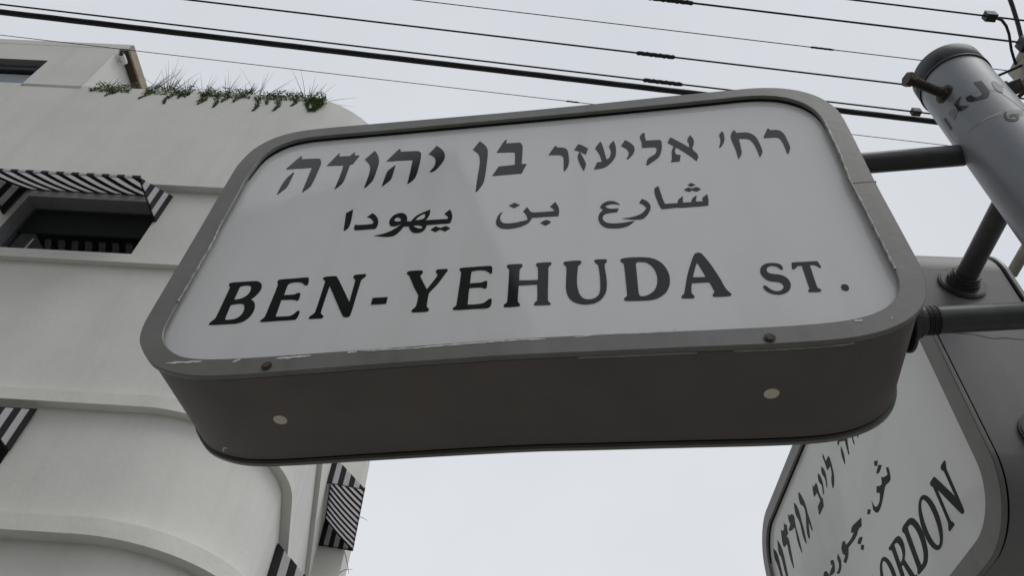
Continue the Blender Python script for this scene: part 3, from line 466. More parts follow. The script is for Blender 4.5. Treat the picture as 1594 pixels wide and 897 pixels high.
# ================================================================== STREET SIGNS
def flange_arm(parent, start, end, r, m, big=0.046, hub=0.028, rings=False, name="arm"):
    """a pipe from the pole (start) to a plate bolted on the light box (end)"""
    s_, e_ = Vector(start), Vector(end)
    d = (e_ - s_).normalized()
    mb = MB()
    mb.tube([s_, s_.lerp(e_, 0.5), e_ - d * 0.004], r, m, 24)
    a = mb.build(name, parent)
    mb = MB()
    mb.disc(e_ - d * 0.005, d, big, 0.0045, m, 36, 0.001)
    mb.disc(e_ - d * 0.0065, d, big * 0.93, 0.003, m, 36)
    mb.disc(e_ - d * 0.016, d, hub, 0.012, m, 24, 0.002)
    mb.disc(e_ - d * 0.021, d, hub * 0.90, 0.007, M_BOLT, 24, 0.0015)
    mb.disc(e_ - d * 0.027, d, hub * 0.80, 0.008, m, 24, 0.002)
    side = d.cross(Vector((0, 0, 1))).normalized()
    fl = mb.build("flange", parent)
    if rings:
        mb = MB()
        for k in range(5):
            c = e_ - d * (0.031 + k * 0.0036)
            mb.disc(c, d, r * 1.10 - (k % 2) * 0.0008, 0.0024, M_DARKGAP, 24)
        mb.build("rubber_collar", parent)
    return a

def polyline_ribbon(mb, pts, w, m, rng, y=-0.0004):
    """thin ragged sliver lying on the frame face"""
    n = len(pts) * 6
    P = []
    for i in range(n + 1):
        t = i / n * (len(pts) - 1)
        k = min(int(t), len(pts) - 2)
        f = t - k
        P.append((pts[k][0] * (1 - f) + pts[k + 1][0] * f, pts[k][1] * (1 - f) + pts[k + 1][1] * f))
    vs_ = []
    for i, p in enumerate(P):
        e = min(1, 0.25 + min(i, n - i) * 0.5)
        vs_.append((p[0], y, p[1] + w * e * (0.25 + rng.random() * 0.5)))
        vs_.append((p[0], y, p[1] - w * e * (0.2 + rng.random() * 0.5)))
    mb.add(vs_, [(2 * i, 2 * i + 1, 2 * i + 3, 2 * i + 2) for i in range(n)], m)

DEPTH = 0.218
REC = 0.012

def light_box(root, FO, FI, plugs, M_BODY=None):
    M_BODY = M_BODY or M_BODY1
    """hollow sign box; x along the sign, y away from the reader, z up"""
    FO, FI = smooth_loop(ccw(FO), 1), smooth_loop(ccw(FI), 1)
    # front trim
    for nm, y0, sgn in (("frame", 0.0, 1), ("back_frame", DEPTH, -1)):
        mb = MB()
        ob, ib = offset(FO, -0.0014), offset(FI, 0.0012)
        plate(mb, [ob, ib], y0, y0, M_FRAME)
        strip(mb, ob, y0, FO, y0 + sgn * 0.0014, M_FRAME)
        strip(mb, FO, y0 + sgn * 0.0014, FO, y0 + sgn * 0.0085, M_FRAME)
        strip(mb, FO, y0 + sgn * 0.0085, offset(FO, -0.007), y0 + sgn * 0.0090, M_FRAME)
        strip(mb, ib, y0, FI, y0 + sgn * 0.0012, M_FRAME)
        strip(mb, FI, y0 + sgn * 0.0012, FI, y0 + sgn * 0.0065, M_FRAME)
        strip(mb, FI, y0 + sgn * 0.0065, offset(FI, 0.003), y0 + sgn * 0.0066, M_FRAME)
        mb.build(nm, root)
        mb = MB()
        gk = offset(FI, 0.0028)
        gi = offset(FI, -0.0016)
        zt = max(p[1] for p in FI) - 0.15
        gi = [tuple(Vector(a).lerp(Vector(b), min(1, max(0.05, (a[1] - zt) / 0.12)))) for a, b in zip(gk, gi)]
        for i in range(len(gk)):
            j = (i + 1) % len(gk)
            if gk[i][1] > zt and gk[j][1] > zt:
                mb.add([(gk[i][0], y0 + sgn * .007, gk[i][1]), (gk[j][0], y0 + sgn * .007, gk[j][1]), (gk[j][0], y0 + sgn * .0118, gk[j][1]), (gk[i][0], y0 + sgn * .0118, gk[i][1])], [(0, 1, 2, 3)], M_DARKGAP)
                mb.add([(gk[i][0], y0 + sgn * .0116, gk[i][1]), (gk[j][0], y0 + sgn * .0116, gk[j][1]), (gi[j][0], y0 + sgn * .0114, gi[j][1]), (gi[i][0], y0 + sgn * .0114, gi[i][1])], [(0, 1, 2, 3)], M_DARKGAP)
        mb.build("gasket", root)
        mb = MB()
        gp = offset(FO, -0.0130)
        strip(mb, gp, y0 + sgn * 0.0088, gp, y0 + sgn * 0.0165, M_DARKGAP)
        strip(mb, offset(FO, -0.0060), y0 + sgn * 0.0091, gp, y0 + sgn * 0.0091, M_DARKGAP)
        strip(mb, gp, y0 + sgn * 0.0160, offset(FO, -0.0047), y0 + sgn * 0.0160, M_DARKGAP)
        mb.build("gap_seal", root)
        mb = MB()
        plate(mb, [offset(FI, 0.012)], y0 + sgn * REC, y0 + sgn * REC, M_FACE)
        mb.build("face_panel" if sgn > 0 else "back_panel", root)
    # body ribbon with two drain holes in its underside
    B = offset(FO, -0.0045)
    S = 0.022
    zmid = sum(p[1] for p in B) / len(B)
    if plugs:
        cuts = sorted([c[0] - S for c in plugs] + [c[0] + S for c in plugs])
        nb = []
        n = len(B)
        for i in range(n):
            a, b = B[i], B[(i + 1) % n]
            inside = a[1] < zmid - 0.2 and any(c[0] - S < a[0] < c[0] + S for c in plugs)
            if not inside:
                nb.append(a)
            if a[1] < zmid - 0.2 and b[1] < zmid - 0.2:
                cs = [c for c in cuts if min(a[0], b[0]) < c < max(a[0], b[0])]
                cs.sort(reverse=b[0] < a[0])
                for c in cs:
                    t = (c - a[0]) / (b[0] - a[0])
                    nb.append((c, a[1] * (1 - t) + b[1] * t))
        B = nb
    y0, y1 = 0.0142, DEPTH - 0.0142
    mb = MB()
    n = len(B)
    for i in range(n):
        a, b = B[i], B[(i + 1) % n]
        pl = None
        for c in plugs:
            if a[1] < zmid - 0.2 and abs(a[0] - (c[0] - S)) < 1e-6 and abs(b[0] - (c[0] + S)) < 1e-6:
                pl = c
        if not pl:
            mb.add([(a[0], y0, a[1]), (b[0], y0, b[1]), (b[0], y1, b[1]), (a[0], y1, a[1])], [(0, 1, 2, 3)], M_BODY, True)
        else:
            zz = lambda x: a[1] + (b[1] - a[1]) * (x - a[0]) / (b[0] - a[0])
            ya, yb = pl[1] - S, pl[1] + S
            for p, q in ((y0, ya), (yb, y1)):
                mb.add([(a[0], p, a[1]), (b[0], p, b[1]), (b[0], q, b[1]), (a[0], q, a[1])], [(0, 1, 2, 3)], M_BODY, True)
            N = 32
            vs_ = []
            for k in range(N):
                w = 2 * math.pi * k / N + math.pi / 4
                cx, cy = math.cos(w), math.sin(w)
                q = 1 / max(abs(cx), abs(cy))
                x, y = pl[0] + cx * pl[2], pl[1] + cy * pl[2]
                vs_.append((x, y, zz(x)))
                x, y = pl[0] + cx * q * S, pl[1] + cy * q * S
                vs_.append((x, y, zz(x)))
            mb.add(vs_, [(2 * k, 2 * k + 1, (2 * k + 3) % (2 * N), (2 * k + 2) % (2 * N)) for k in range(N)], M_BODY, False)
            pm = MB()
            pm.disc((pl[0], pl[1], zz(pl[0]) + 0.0015), (0, 0, 1), pl[2] * 1.25, 0.0008, M_PLUG, 28)
            pm.build("drain_plug", root)
    mb.recalc = False
    return mb.build("sign_body", root)

def loops_m(piece):
    return [smooth_loop([(p[0] / 1000, p[1] / 1000) for p in L]) for L in piece]

M_VINYL2 = mat("weathered_black_vinyl", (0.010, 0.0105, 0.011), 0.45, var=0.4, scale=30, spec=0.12)
def letters(root, data, names, M_VINYL=M_VINYL):
    for nm, pieces in data:
        mb = MB()
        for pc in pieces:
            plate(mb, loops_m(pc), REC - 0.0007, REC - 0.0001, M_VINYL)
        mb.build(names.get(nm, "latin_letter"), root)

sign = empty("street_sign", (-0.00482, 0.76553, 2.70068), R(-11.4517))
tag(sign, "big illuminated street name sign with rounded corners, white face reading BEN-YEHUDA ST. in three scripts", "street sign")
FO = [(p[0] / 1000, p[1] / 1000) for p in FRAME_OUTER]
FI = [(p[0] / 1000, p[1] / 1000) for p in FRAME_INNER]
light_box(sign, FO, FI, [(-0.3537, 0.1085, 0.0105), (0.3603, 0.1039, 0.0105)])
letters(sign, LETTERS1, {'h': 'hebrew_letter', 'a': 'arabic_letter', '-': 'hyphen', '.': 'full_stop'})
for x, z in ((-0.3383, -0.3325), (0.3505, -0.3308)):
    mb = MB()
    mb.disc((x, 0.0001, z), (0, -1, 0), 0.0078, 0.0012, M_SCREW, 24)
    mb.disc((x, -0.0010, z), (0, -1, 0), 0.0050, 0.0022, M_BOLT, 6)
    mb.build("screw", sign)
rng = random.Random(4)
mb = MB()
for pts, w in (([(-.4991, -.3157), (-.4419, -.3159)], .0035), ([(-.3939, -.3205), (-.3826, -.3163)], .004),
               ([(-.3282, -.3189), (-.277, -.3164)], .004), ([(-.2244, -.314), (-.2094, -.3138)], .003),
               ([(-.2058, -.3128), (-.1684, -.3125), (-.1219, -.3128), (-.0763, -.3107), (-.022, -.3092), (.0138, -.3083), (.0583, -.3093)], .0024),
               ([(.0979, -.3099), (.1329, -.3059), (.1888, -.3085), (.2187, -.3073)], .002),
               ([(.2299, -.3058), (.235, -.3056)], .003), ([(.4615, -.3079), (.4719, -.3076)], .0034),
               ([(.507, -.3059), (.509, -.3059)], .002)):
    mb = MB()
    polyline_ribbon(mb, pts, w, M_ALU, rng)
    mb.build("paint_scratch", sign)
mb = MB()
def bead(pts, r):
    P = []
    for k in range(len(pts) - 1):
        m_ = max(2, int(abs(pts[k + 1][1] - pts[k][1]) / 0.006))
        for j in range(m_):
            f = j / m_
            P.append((pts[k][0] * (1 - f) + pts[k + 1][0] * f + rng.uniform(-.0005, .0005), -0.0006,
                      pts[k][1] * (1 - f) + pts[k + 1][1] * f))
    mb = MB()
    mb.tube(P, [r * rng.uniform(0.5, 1.25) for _ in P], M_SEAL, 6)
    mb.build("sealant_bead", sign)
bead([(-.5365, .037), (-.532, -.032), (-.5335, -.121), (-.5352, -.186)], .0017)
bead([(.5418, .194), (.5415, .161), (.5409, .078), (.5368, .007), (.5385, -.065), (.5391, -.1212), (.5398, -.1865), (.5405, -.2184)], .0017)
mb = MB()
mb.box(0.5375, 0.5735, -0.0003, 0.0, -0.0016, -0.0005, M_DARKGAP)
mb.box(0.5735, 0.5748, -0.0003, 0.009, -0.0016, -0.0005, M_DARKGAP)
mb.build("frame_joint", sign)
BOT = sorted([p for p in FO if p[1] < -0.30], key=lambda p: p[0])
def zbot(u):
    for a, b in zip(BOT, BOT[1:]):
        if a[0] <= u <= b[0] and b[0] > a[0]:
            return a[1] + (b[1] - a[1]) * (u - a[0]) / (b[0] - a[0])
    return BOT[0][1]
for ua, ub in ((0.1013, 0.2574), (0.3043, 0.3560), (0.3565, 0.455)):
    mb = MB()
    N = 24
    vs_ = []
    for k in range(N + 1):
        u = ua + (ub - ua) * k / N
        z = zbot(u) - 0.0004
        w = 0.0016 + 0.0007 * rng.random()
        vs_ += [(u, 0.0088, z), (u, 0.0102 + w, z + 0.0006)]
    mb.add(vs_, [(2 * k, 2 * k + 1, 2 * k + 3, 2 * k + 2) for k in range(N)], M_STRIP)
    mb.build("sealing_strip", sign)
mb = MB()   # hook of flaked paint on the underside
H_ = [(-.4750, .180), (-.4722, .1725), (-.4690, .1700), (-.4655, .1715), (-.4640, .1755), (-.4662, .1735), (-.4690, .1730), (-.4712, .1765), (-.4735, .1830)]
tri = tessellate_polygon([[Vector((p[0], p[1], 0)) for p in H_]])
mb.add([(p[0], p[1], -0.3405) for p in H_], [tuple(t) for t in tri], M_ALU)
mb.build("paint_chip", sign)
PX = 0.861   # pole axis along the sign
flange_arm(sign, (PX - 0.055, 0.110, 0.2135), (0.574, 0.110, 0.2135), 0.0200, M_PIPE)
flange_arm(sign, (PX - 0.055, 0.110, -0.2070), (0.574, 0.110, -0.2070), 0.0200, M_PIPE, rings=True)

# second sign: same kind of box, at a right angle beyond the pole
W2, H2, RC = 1.20, 0.693, 0.125
def rrect(w, h, r, n=12):
    L = []
    for cx, cz, a0 in ((w / 2 - r, -h / 2 + r, -90), (w / 2 - r, h / 2 - r, 0), (-w / 2 + r, h / 2 - r, 90), (-w / 2 + r, -h / 2 + r, 180)):
        for k in range(n + 1):
            a = R(a0 + 90 * k / n)
            L.append((cx + r * math.cos(a), cz + r * math.sin(a)))
    return L
sign2 = empty("street_sign", (0.79781, 1.54199, 2.64105), R(86.5619 + 180))
tag(sign2, "partly hidden street name sign with GORDON lettering, behind and below the front sign", "street sign")
light_box(sign2, rrect(W2, H2, RC), rrect(W2 - 0.084, H2 - 0.084, RC - 0.035), [], M_BODY2)
letters(sign2, LETTERS2, {'h': 'hebrew_letter', 'he': 'hebrew_letter', 'a': 'arabic_letter'}, M_VINYL2)
# lettering of the same line that runs on behind the front sign
EX = {n_: pc for n_, pc in LETTERS2}
for dx in (-0.002, ):
    pass
for dx in (0.100, 0.235):
    mb = MB()
    for pc in EX['he']:
        plate(mb, [[(p[0] + dx + (0.02 if dx > 0.2 else 0), p[1]) for p in L] for L in loops_m(pc)], REC - 0.0007, REC - 0.0001, M_VINYL2)
    mb.build("hebrew_letter", sign2)
def ell(cx, cz, a, b, n=28, tilt=0):
    return [(cx + a * math.cos(2 * math.pi * k / n), cz + b * math.sin(2 * math.pi * k / n)) for k in range(n)]
def lat(loops):
    mb = MB()
    plate(mb, [smooth_loop([(p[0] / 1000, p[1] / 1000) for p in L]) for L in loops], REC - 0.0007, REC - 0.0001, M_VINYL2)
    mb.build("latin_letter", sign2)
GL = [(66, 78), (64, 96), (58, 96), (54, 94), (40, 101), (22, 98), (8, 84), (1, 62), (0, 45), (5, 20), (18, 4), (36, -1), (54, 3), (66, 8), (66, 42),
      (72, 46), (72, 50), (44, 50), (44, 46), (50, 42), (50, 12), (40, 6), (28, 10), (20, 24), (17, 48), (20, 76), (30, 92), (40, 94), (52, 88), (60, 76)]
RL = [(0, 0), (0, 6), (8, 8), (10, 14), (10, 86), (8, 92), (0, 94), (0, 100), (42, 100), (58, 94), (64, 82), (64, 70), (58, 58), (46, 50), (58, 22),
      (64, 8), (72, 6), (72, 0), (54, 0), (48, 6), (34, 46), (26, 46), (26, 14), (28, 8), (36, 6), (36, 0)]
RH = [(26, 54), (38, 54), (47, 62), (48, 76), (42, 88), (32, 92), (26, 92)]
sh = lambda L, dx, dz: [(p[0] + dx, p[1] + dz) for p in L]
lat([sh(GL, -4, -243)])
lat([ell(122, -194, 36, 52), ell(122, -194, 20, 45)])
lat([sh(RL, 164, -243), sh(RH, 164, -243)])
DD = [pc for n_, pc in LETTERS1 if n_ == 'D'][0][0]
lat([sh(L, 72, -11) for L in DD])
lat([ell(345, -194, 35, 52), ell(345, -194, 19, 45)])
NN = [pc for n_, pc in LETTERS1 if n_ == 'N'][0][0]
lat([sh(L, 699, -14) for L in NN])
# arms from the pole to its near end (local +x points back to the pole)
AX = W2 / 2 + 0.259
flange_arm(sign2, (AX - 0.055, 0.110, 0.180), (W2 / 2 - 0.0045, 0.110, 0.180), 0.0195, M_PIPE, big=0.044, hub=0.030)
flange_arm(sign2, (AX - 0.055, 0.110, -0.187), (W2 / 2 - 0.0045, 0.110, -0.187), 0.0195, M_PIPE, big=0.046, hub=0.032)
mb = MB()   # long scratch across its end plate
xe = W2 / 2 - 0.0041
P = [(0.035, 0.043), (0.055, 0.040), (0.075, 0.0405), (0.09, 0.036), (0.11, 0.030), (0.13, 0.0335), (0.16, 0.031), (0.19, 0.026)]
mb.add([(xe, p[0], p[1] + (0.0012 if i % 2 else 0.0005)) for i, p in enumerate(P)] + [(xe, p[0], p[1] - 0.0008) for p in P],
       [(i, i + 1, len(P) + i + 1, len(P) + i) for i in range(len(P) - 1)], M_DARKGAP)
mb.build("dent_line", sign2)

# ================================================================== POLE
POLE = (0.8561, 0.6779)
PR = 0.065
pole = empty("sign_post", (POLE[0], POLE[1], 0))
tag(pole, "thick grey round post with dark cap, through bolt and sticker remains", "post")
mb = MB()
mb.tube([(0, 0, 0), (0, 0, 0.3), (0, 0, 1.0), (0, 0, 2.0), (0, 0, 2.6), (0, 0, 3.127)], PR, M_POLE, 64)
mb.disc((0, 0, 0), (0, 0, 1), 0.12, 0.015, M_POLE, 40, 0.003)
mb.build("shaft", pole)
mb = MB()
mb.tube([(0, 0, 3.1255), (0, 0, 3.1312)], PR + 0.0030, M_DARKGAP, 64)
mb.build("cap_seal", pole)
mb = MB()
mb.tube([(0, 0, 3.1302), (0, 0, 3.1325), (0, 0, 3.176), (0, 0, 3.181), (0, 0, 3.184)], [PR - .001, PR + 0.0022, PR + 0.0022, PR, PR - 0.006], M_CAP, 64)
mb.build("cap", pole)
bd = Vector((math.cos(-2.85), math.sin(-2.85), 0))
zb = 3.045
mb = MB()
mb.tube([bd * (PR - .004) + Vector((0, 0, zb)), bd * 0.141 + Vector((0, 0, zb))], 0.0085, M_BOLT, 18)
for k in range(22):
    c = bd * (PR + .004 + k * 0.0032) + Vector((0, 0, zb))
    mb.disc(c, bd, 0.0093, 0.0014, M_BOLT, 16)
mb.disc(bd * 0.140 + Vector((0, 0, zb)), bd, 0.0150, 0.011, M_BOLT, 6, 0.0015)
mb.disc(bd * (PR - .001) + Vector((0, 0, zb)), bd, 0.0145, 0.008, M_BOLT, 6, 0.001)
mb.disc(bd * (PR - .003) + Vector((0, 0, zb)), bd, 0.0185, 0.0035, M_BOLT, 24)
mb.build("bolt", pole)
bd2 = Vector((math.cos(-0.62), math.sin(-0.62), 0))
mb = MB()
mb.disc(bd2 * (PR - .003) + Vector((0, 0, zb)), bd2, 0.0185, 0.0045, M_BOLT, 24)
mb.disc(bd2 * (PR + .001) + Vector((0, 0, zb)), bd2, 0.0150, 0.022, M_BOLT, 6, 0.0015)
mb.build("bolt", pole)
def mark(key, m, off, nm):
    L = POLE_MARKS[key]
    # subdivide so that the mark hugs the round post
    S_ = smooth_loop([tuple(p) for p in L], 1, 45)
    xs = [(p[0] * PR, p[1]) for p in S_]
    bm = bmesh.new()
    tri = tessellate_polygon([[Vector((p[0], p[1], 0)) for p in xs]])
    vv = [bm.verts.new((p[0], p[1], 0)) for p in xs]
    for t in tri:
        try:
            bm.faces.new([vv[i] for i in t])
        except ValueError:
            pass
    for _ in range(3):
        long_ = [e for e in bm.edges if e.calc_length() > 0.006]
        if long_:
            bmesh.ops.subdivide_edges(bm, edges=long_, cuts=1)
    bmesh.ops.triangulate(bm, faces=bm.faces)
    bm.verts.ensure_lookup_table()
    vs_ = []
    for v in bm.verts:
        a = v.co.x / PR
        vs_.append(((PR + off) * math.cos(a), (PR + off) * math.sin(a), v.co.y))
    idx = {v: i for i, v in enumerate(bm.verts)}
    mb = MB()
    mb.add(vs_, [tuple(idx[v] for v in f.verts) for f in bm.faces], m, True)
    bm.free()
    return mb.build(nm, pole)
mark('R', M_MARK3, 0.0003, "sticker_residue")
for k_, m_ in (('J', M_MARK), ('X', M_MARK), ('I', M_MARK), ('6', M_MARK), ('L', M_MARK2)):
    mark(k_, m_, 0.0006, "printed_mark")
mark('J2', M_INK, 0.0009, "printed_mark")
mark('X2', M_INK, 0.0009, "printed_mark")
mark('X3', M_MARK2, 0.0006, "printed_mark")
# ================================================================== WHITE BUILDING
BX, BY, BROT = 0.0, 5.3, R(-2.325)
bld = empty("white_building", (BX, BY, 0), BROT)
tag(bld, "white rendered apartment building with rounded corner, ledges and black and white striped window awnings", "building")
# plan of the outer wall: straight front, rounded corner, side wall leaning left
TH = math.atan(0.215)
TURN = math.pi / 2 + TH
RAD = 1.364 / math.tan(TURN / 2)
U0 = -3.1
path = []
for k in range(21):
    a = TURN * k / 20
    path.append((U0 + RAD * math.sin(a), RAD - RAD * math.cos(a), a))
ends = path[-1]
SD = Vector((-math.sin(TH), math.cos(TH)))
def side_pt(s):   # point on the side wall, s metres beyond the end of the curve
    return (ends[0] + SD.x * s, ends[1] + SD.y * s)
SIDE_N = Vector((math.cos(TH), math.sin(TH)))
def offpath(off, smax=13.0, smin=None):
    L = [(p[0] + off * math.sin(p[2]), p[1] - off * math.cos(p[2])) for p in path]
    for s in (1, 2, 3, 4, 5, 6, 7, 8, 9, 10, 11, 12, smax):
        q = side_pt(s)
        L.append((q[0] + SIDE_N.x * off, q[1] + SIDE_N.y * off))
    return L
UL = -16.0
def sweep(mb, off0, z0, off1, z1, m):
    A, B = offpath(off0), offpath(off1)
    n = len(A)
    vs_ = [(p[0], p[1], z0) for p in A] + [(p[0], p[1], z1) for p in B]
    mb.add(vs_, [(i, i + 1, n + i + 1, n + i) for i in range(n - 1)], m, z1 != z0)
    mb.add([(UL, -off0, z0), (U0, -off0, z0), (U0, -off1, z1), (UL, -off1, z1)], [(0, 1, 2, 3)], m)
def front_with_holes(mb, off, z0, z1, holes, m, sweep_rest=True):
    xs = sorted({UL, U0} | {h[0] for h in holes} | {h[1] for h in holes})
    zs = sorted({z0, z1} | {h[2] for h in holes} | {h[3] for h in holes})
    for i in range(len(xs) - 1):
        for j in range(len(zs) - 1):
            cx, cz = (xs[i] + xs[i + 1]) / 2, (zs[j] + zs[j + 1]) / 2
            if any(h[0] < cx < h[1] and h[2] < cz < h[3] for h in holes):
                continue
            mb.quad((xs[i], -off, zs[j]), (xs[i + 1], -off, zs[j]), (xs[i + 1], -off, zs[j + 1]), (xs[i], -off, zs[j + 1]), m)
    A = offpath(off)
    n = len(A)
    vs_ = [(p[0], p[1], z0) for p in A] + [(p[0], p[1], z1) for p in A]
    mb.add(vs_, [(i, i + 1, n + i + 1, n + i) for i in range(n - 1)], m, True)

WIN1 = (-5.68, -4.07, 7.765, 8.70)
WIN2 = (-5.68, -4.07, 4.67, 5.55)
WIN1B = (-9.6, -8.0, 7.765, 8.70)
WIN2B = (-9.6, -8.0, 4.67, 5.55)
WIN0 = (-8.9, -7.04, 11.08, 11.87)
PROF = [  # (offset, z0, z1, holes)
    (-0.12, 0.0, 4.517, []),
    (-0.10, 4.66, 5.755, [WIN2, WIN2B]),
    (-0.07, 5.885, 7.63, []),
    (0.0, 7.63, 8.915, [WIN1, WIN1B]),
    (0.10, 8.915, 11.16, []),
]
mb = MB()
for off, z0, z1, holes in PROF:
    front_with_holes(mb, off, z0, z1, holes, M_STUCCO)
# steps between zones
sweep(mb, -0.12, 4.517, 0.03, 4.517, M_STUCCO)
sweep(mb, -0.10, 5.755, 0.0, 5.755, M_STUCCO)
sweep(mb, -0.07, 7.63, 0.0, 7.63, M_STUCCO)
sweep(mb, 0.0, 8.915, 0.10, 8.915, M_STUCCO)
# parapet top and inner face
sweep(mb, 0.10, 11.16, -0.12, 11.16, M_STUCCO)
sweep(mb, -0.12, 11.16, -0.12, 10.8, M_STUCCO)
wall = mb.build("wall", bld)
for z0, z1, off, nm in ((4.517, 4.66, 0.03, "ledge"), (5.755, 5.885, 0.0, "ledge")):
    mb = MB()
    sweep(mb, off, z0, off, z1, M_STUCCO2)
    sweep(mb, off, z1, -0.10, z1 + 0.012, M_STUCCO2)
    mb.build(nm, bld)
mb = MB()
A = offpath(-0.12)
mb.add([(UL, 0.12, 10.8)] + [(p[0], p[1], 10.8) for p in A] + [(UL, 13.0, 10.8)], [tuple(range(len(A) + 2))], M_ROOF)
mb.build("roof", bld)
# projecting stair volume further along the side wall
mb = MB()
c0 = side_pt(7.0 - ends[1]); dd = 6.0
n_ = SIDE_N * 0.46
q0 = Vector(c0) - SIDE_N * 0.2; q1 = Vector(c0) + n_
q2 = q1 + SD * dd; q3 = q0 + SD * dd
mb.add([(*q0, 0), (*q1, 0), (*q2, 0), (*q3, 0), (*q0, 12.6), (*q1, 12.6), (*q2, 12.6), (*q3, 12.6)],
       [(0, 1, 5, 4), (1, 2, 6, 5), (2, 3, 7, 6), (3, 0, 4, 7), (4, 5, 6, 7)], M_STUCCO)
mb.build("stair_volume", bld)
# penthouse
mb = MB()
PU, PD = -6.19, 4.2
front = -0.045
W0 = WIN0
xs = [UL, W0[0], W0[1], PU]
zs = [10.8, W0[2], W0[3], 12.36]
mb2 = MB()
for i in range(3):
    for j in range(3):
        if i == 1 and j == 1:
            continue
        z0, z1 = zs[j], zs[j + 1]
        if j == 0:
            z0 = 11.165
            if z0 >= W0[2]:
                continue
        mb2.quad((xs[i], -0.10, z0), (xs[i + 1], -0.10, z0), (xs[i + 1], -0.10, z1), (xs[i], -0.10, z1), M_STUCCO)
mb2.quad((PU, -0.10, 10.8), (PU, PD, 10.8), (PU, PD, 12.36), (PU, -0.10, 12.36), M_STUCCO)
mb2.quad((UL, PD, 10.8), (PU, PD, 10.8), (PU, PD, 12.36), (UL, PD, 12.36), M_STUCCO)
mb2.build("penthouse_wall", bld)
mb = MB()
mb.box(UL, PU + 0.13, -0.103, PD + 0.1, 12.36, 12.50, M_STUCCO)
mb.build("roof_slab", bld)
mb = MB()
mb.box(PU + 0.003, PU + 0.13, -0.07, PD, 12.335, 12.358, M_WOOD)
mb.build("soffit_board", bld)
mb = MB()
mb.box(PU + 0.13, PU + 0.16, -0.10, PD + 0.1, 12.33, 12.495, M_TAN)
mb.build("fascia_board", bld)

def window(W, off, depth, rev_mat, frame_w, glass_tint=None, blinds=0, mull=None):
    u0, u1, z0, z1 = W
    y0 = -off
    yd = y0 + depth
    mb = MB()
    # reveal
    mb.quad((u0, y0, z1), (u1, y0, z1), (u1, yd, z1), (u0, yd, z1), rev_mat)
    mb.quad((u0, y0, z0), (u1, y0, z0), (u1, yd, z0), (u0, yd, z0), rev_mat)
    mb.quad((u0, y0, z0), (u0, yd, z0), (u0, yd, z1), (u0, y0, z1), rev_mat)
    mb.quad((u1, y0, z0), (u1, yd, z0), (u1, yd, z1), (u1, y0, z1), rev_mat)
    win = mb.build("window", bld)
    mb = MB()
    f = frame_w
    mb.box(u0, u1, yd - 0.02, yd + 0.03, z0, z0 + f, M_WINF)
    mb.box(u0, u1, yd - 0.02, yd + 0.03, z1 - f, z1, M_WINF)
    mb.box(u0, u0 + f, yd - 0.021, yd + 0.03, z0 + f, z1 - f, M_WINF)
    mb.box(u1 - f, u1, yd - 0.021, yd + 0.03, z0 + f, z1 - f, M_WINF)
    if mull is not None:
        mb.box(mull - f / 2, mull + f / 2, yd - 0.019, yd + 0.03, z0 + f, z1 - f, M_WINF)
    mb.build("frame", win)
    mb = MB()
    mb.box(u0 + f, u1 - f, yd + 0.004, yd + 0.010, z0 + f, z1 - f, M_GLASS)
    mb.build("pane", win)
    mb = MB()
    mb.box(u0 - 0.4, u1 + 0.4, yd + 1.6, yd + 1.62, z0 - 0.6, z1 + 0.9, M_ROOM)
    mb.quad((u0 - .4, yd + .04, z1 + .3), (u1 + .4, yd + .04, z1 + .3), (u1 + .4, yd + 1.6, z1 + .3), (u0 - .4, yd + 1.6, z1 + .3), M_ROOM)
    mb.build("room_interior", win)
    if blinds:
        r_ = random.Random(7)
        for k in range(blinds):
            x = u0 + 0.34 + (u1 - u0 - 0.36) * k / blinds
            mb = MB()
            a = r_.uniform(-0.5, 0.9)
            w = 0.045
            top = z0 + (z1 - z0) * r_.uniform(0.55, 0.62)
            mb.quad((x - w * math.cos(a), yd + .10 - w * math.sin(a), z0 + .02), (x + w * math.cos(a), yd + .10 + w * math.sin(a), z0 + .02),
                    (x + w * math.cos(a), yd + .10 + w * math.sin(a), top), (x - w * math.cos(a), yd + .10 - w * math.sin(a), top), M_BLIND)
            mb.build("blind_slat", win)
    return win
def dark_slats(win, W, off, depth):  # guessed shutter, added to darken the upper part of the opening
    mb = MB()
    y = -off + depth
    h = (W[3] - W[2]) * 0.42
    for k in range(7):
        z1 = W[3] - 0.045 - h * k / 7
        mb.box(W[0] + .05, W[1] - .05, y - 0.035, y - 0.022, z1 - h / 7 + .004, z1, M_DARKSLAT)
    mb.box(W[0] + .05, W[1] - .05, y - 0.040, y - 0.018, W[3] - 0.05 - h - .03, W[3] - 0.045 - h, M_DARKSLAT)
    mb.build("added_dark_shutter", win)
    mb = MB()
    mb.tube([(W[0] + .30, y - .05, W[2] + .05), (W[0] + .31, y - .05, W[2] + .34)], 0.008, M_CAMW, 8)
    mb.build("pale_rod", win)  # thin white tube, upright at the lower left of the opening
dark_slats(window(WIN1, 0.0, 0.20, M_REVEAL, 0.045), WIN1, 0.0, 0.20)
dark_slats(window(WIN2, -0.10, 0.20, M_REVEAL, 0.045), WIN2, -0.10, 0.20)
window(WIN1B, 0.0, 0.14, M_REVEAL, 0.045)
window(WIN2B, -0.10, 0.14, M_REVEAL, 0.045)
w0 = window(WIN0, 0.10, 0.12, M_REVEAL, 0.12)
mb = MB()  # sheet behind the glass, coloured like the sky mirrored in it
mb.quad((WIN0[0] + .12, 0.10, WIN0[2] + .1), (WIN0[1] - .12, 0.10, WIN0[2] + .1), (WIN0[1] - .12, 0.10, WIN0[3] - .1), (WIN0[0] + .12, 0.10, WIN0[3] - .1), M_SKYREFL)
mb.build("sky_reflection_sheet", w0)

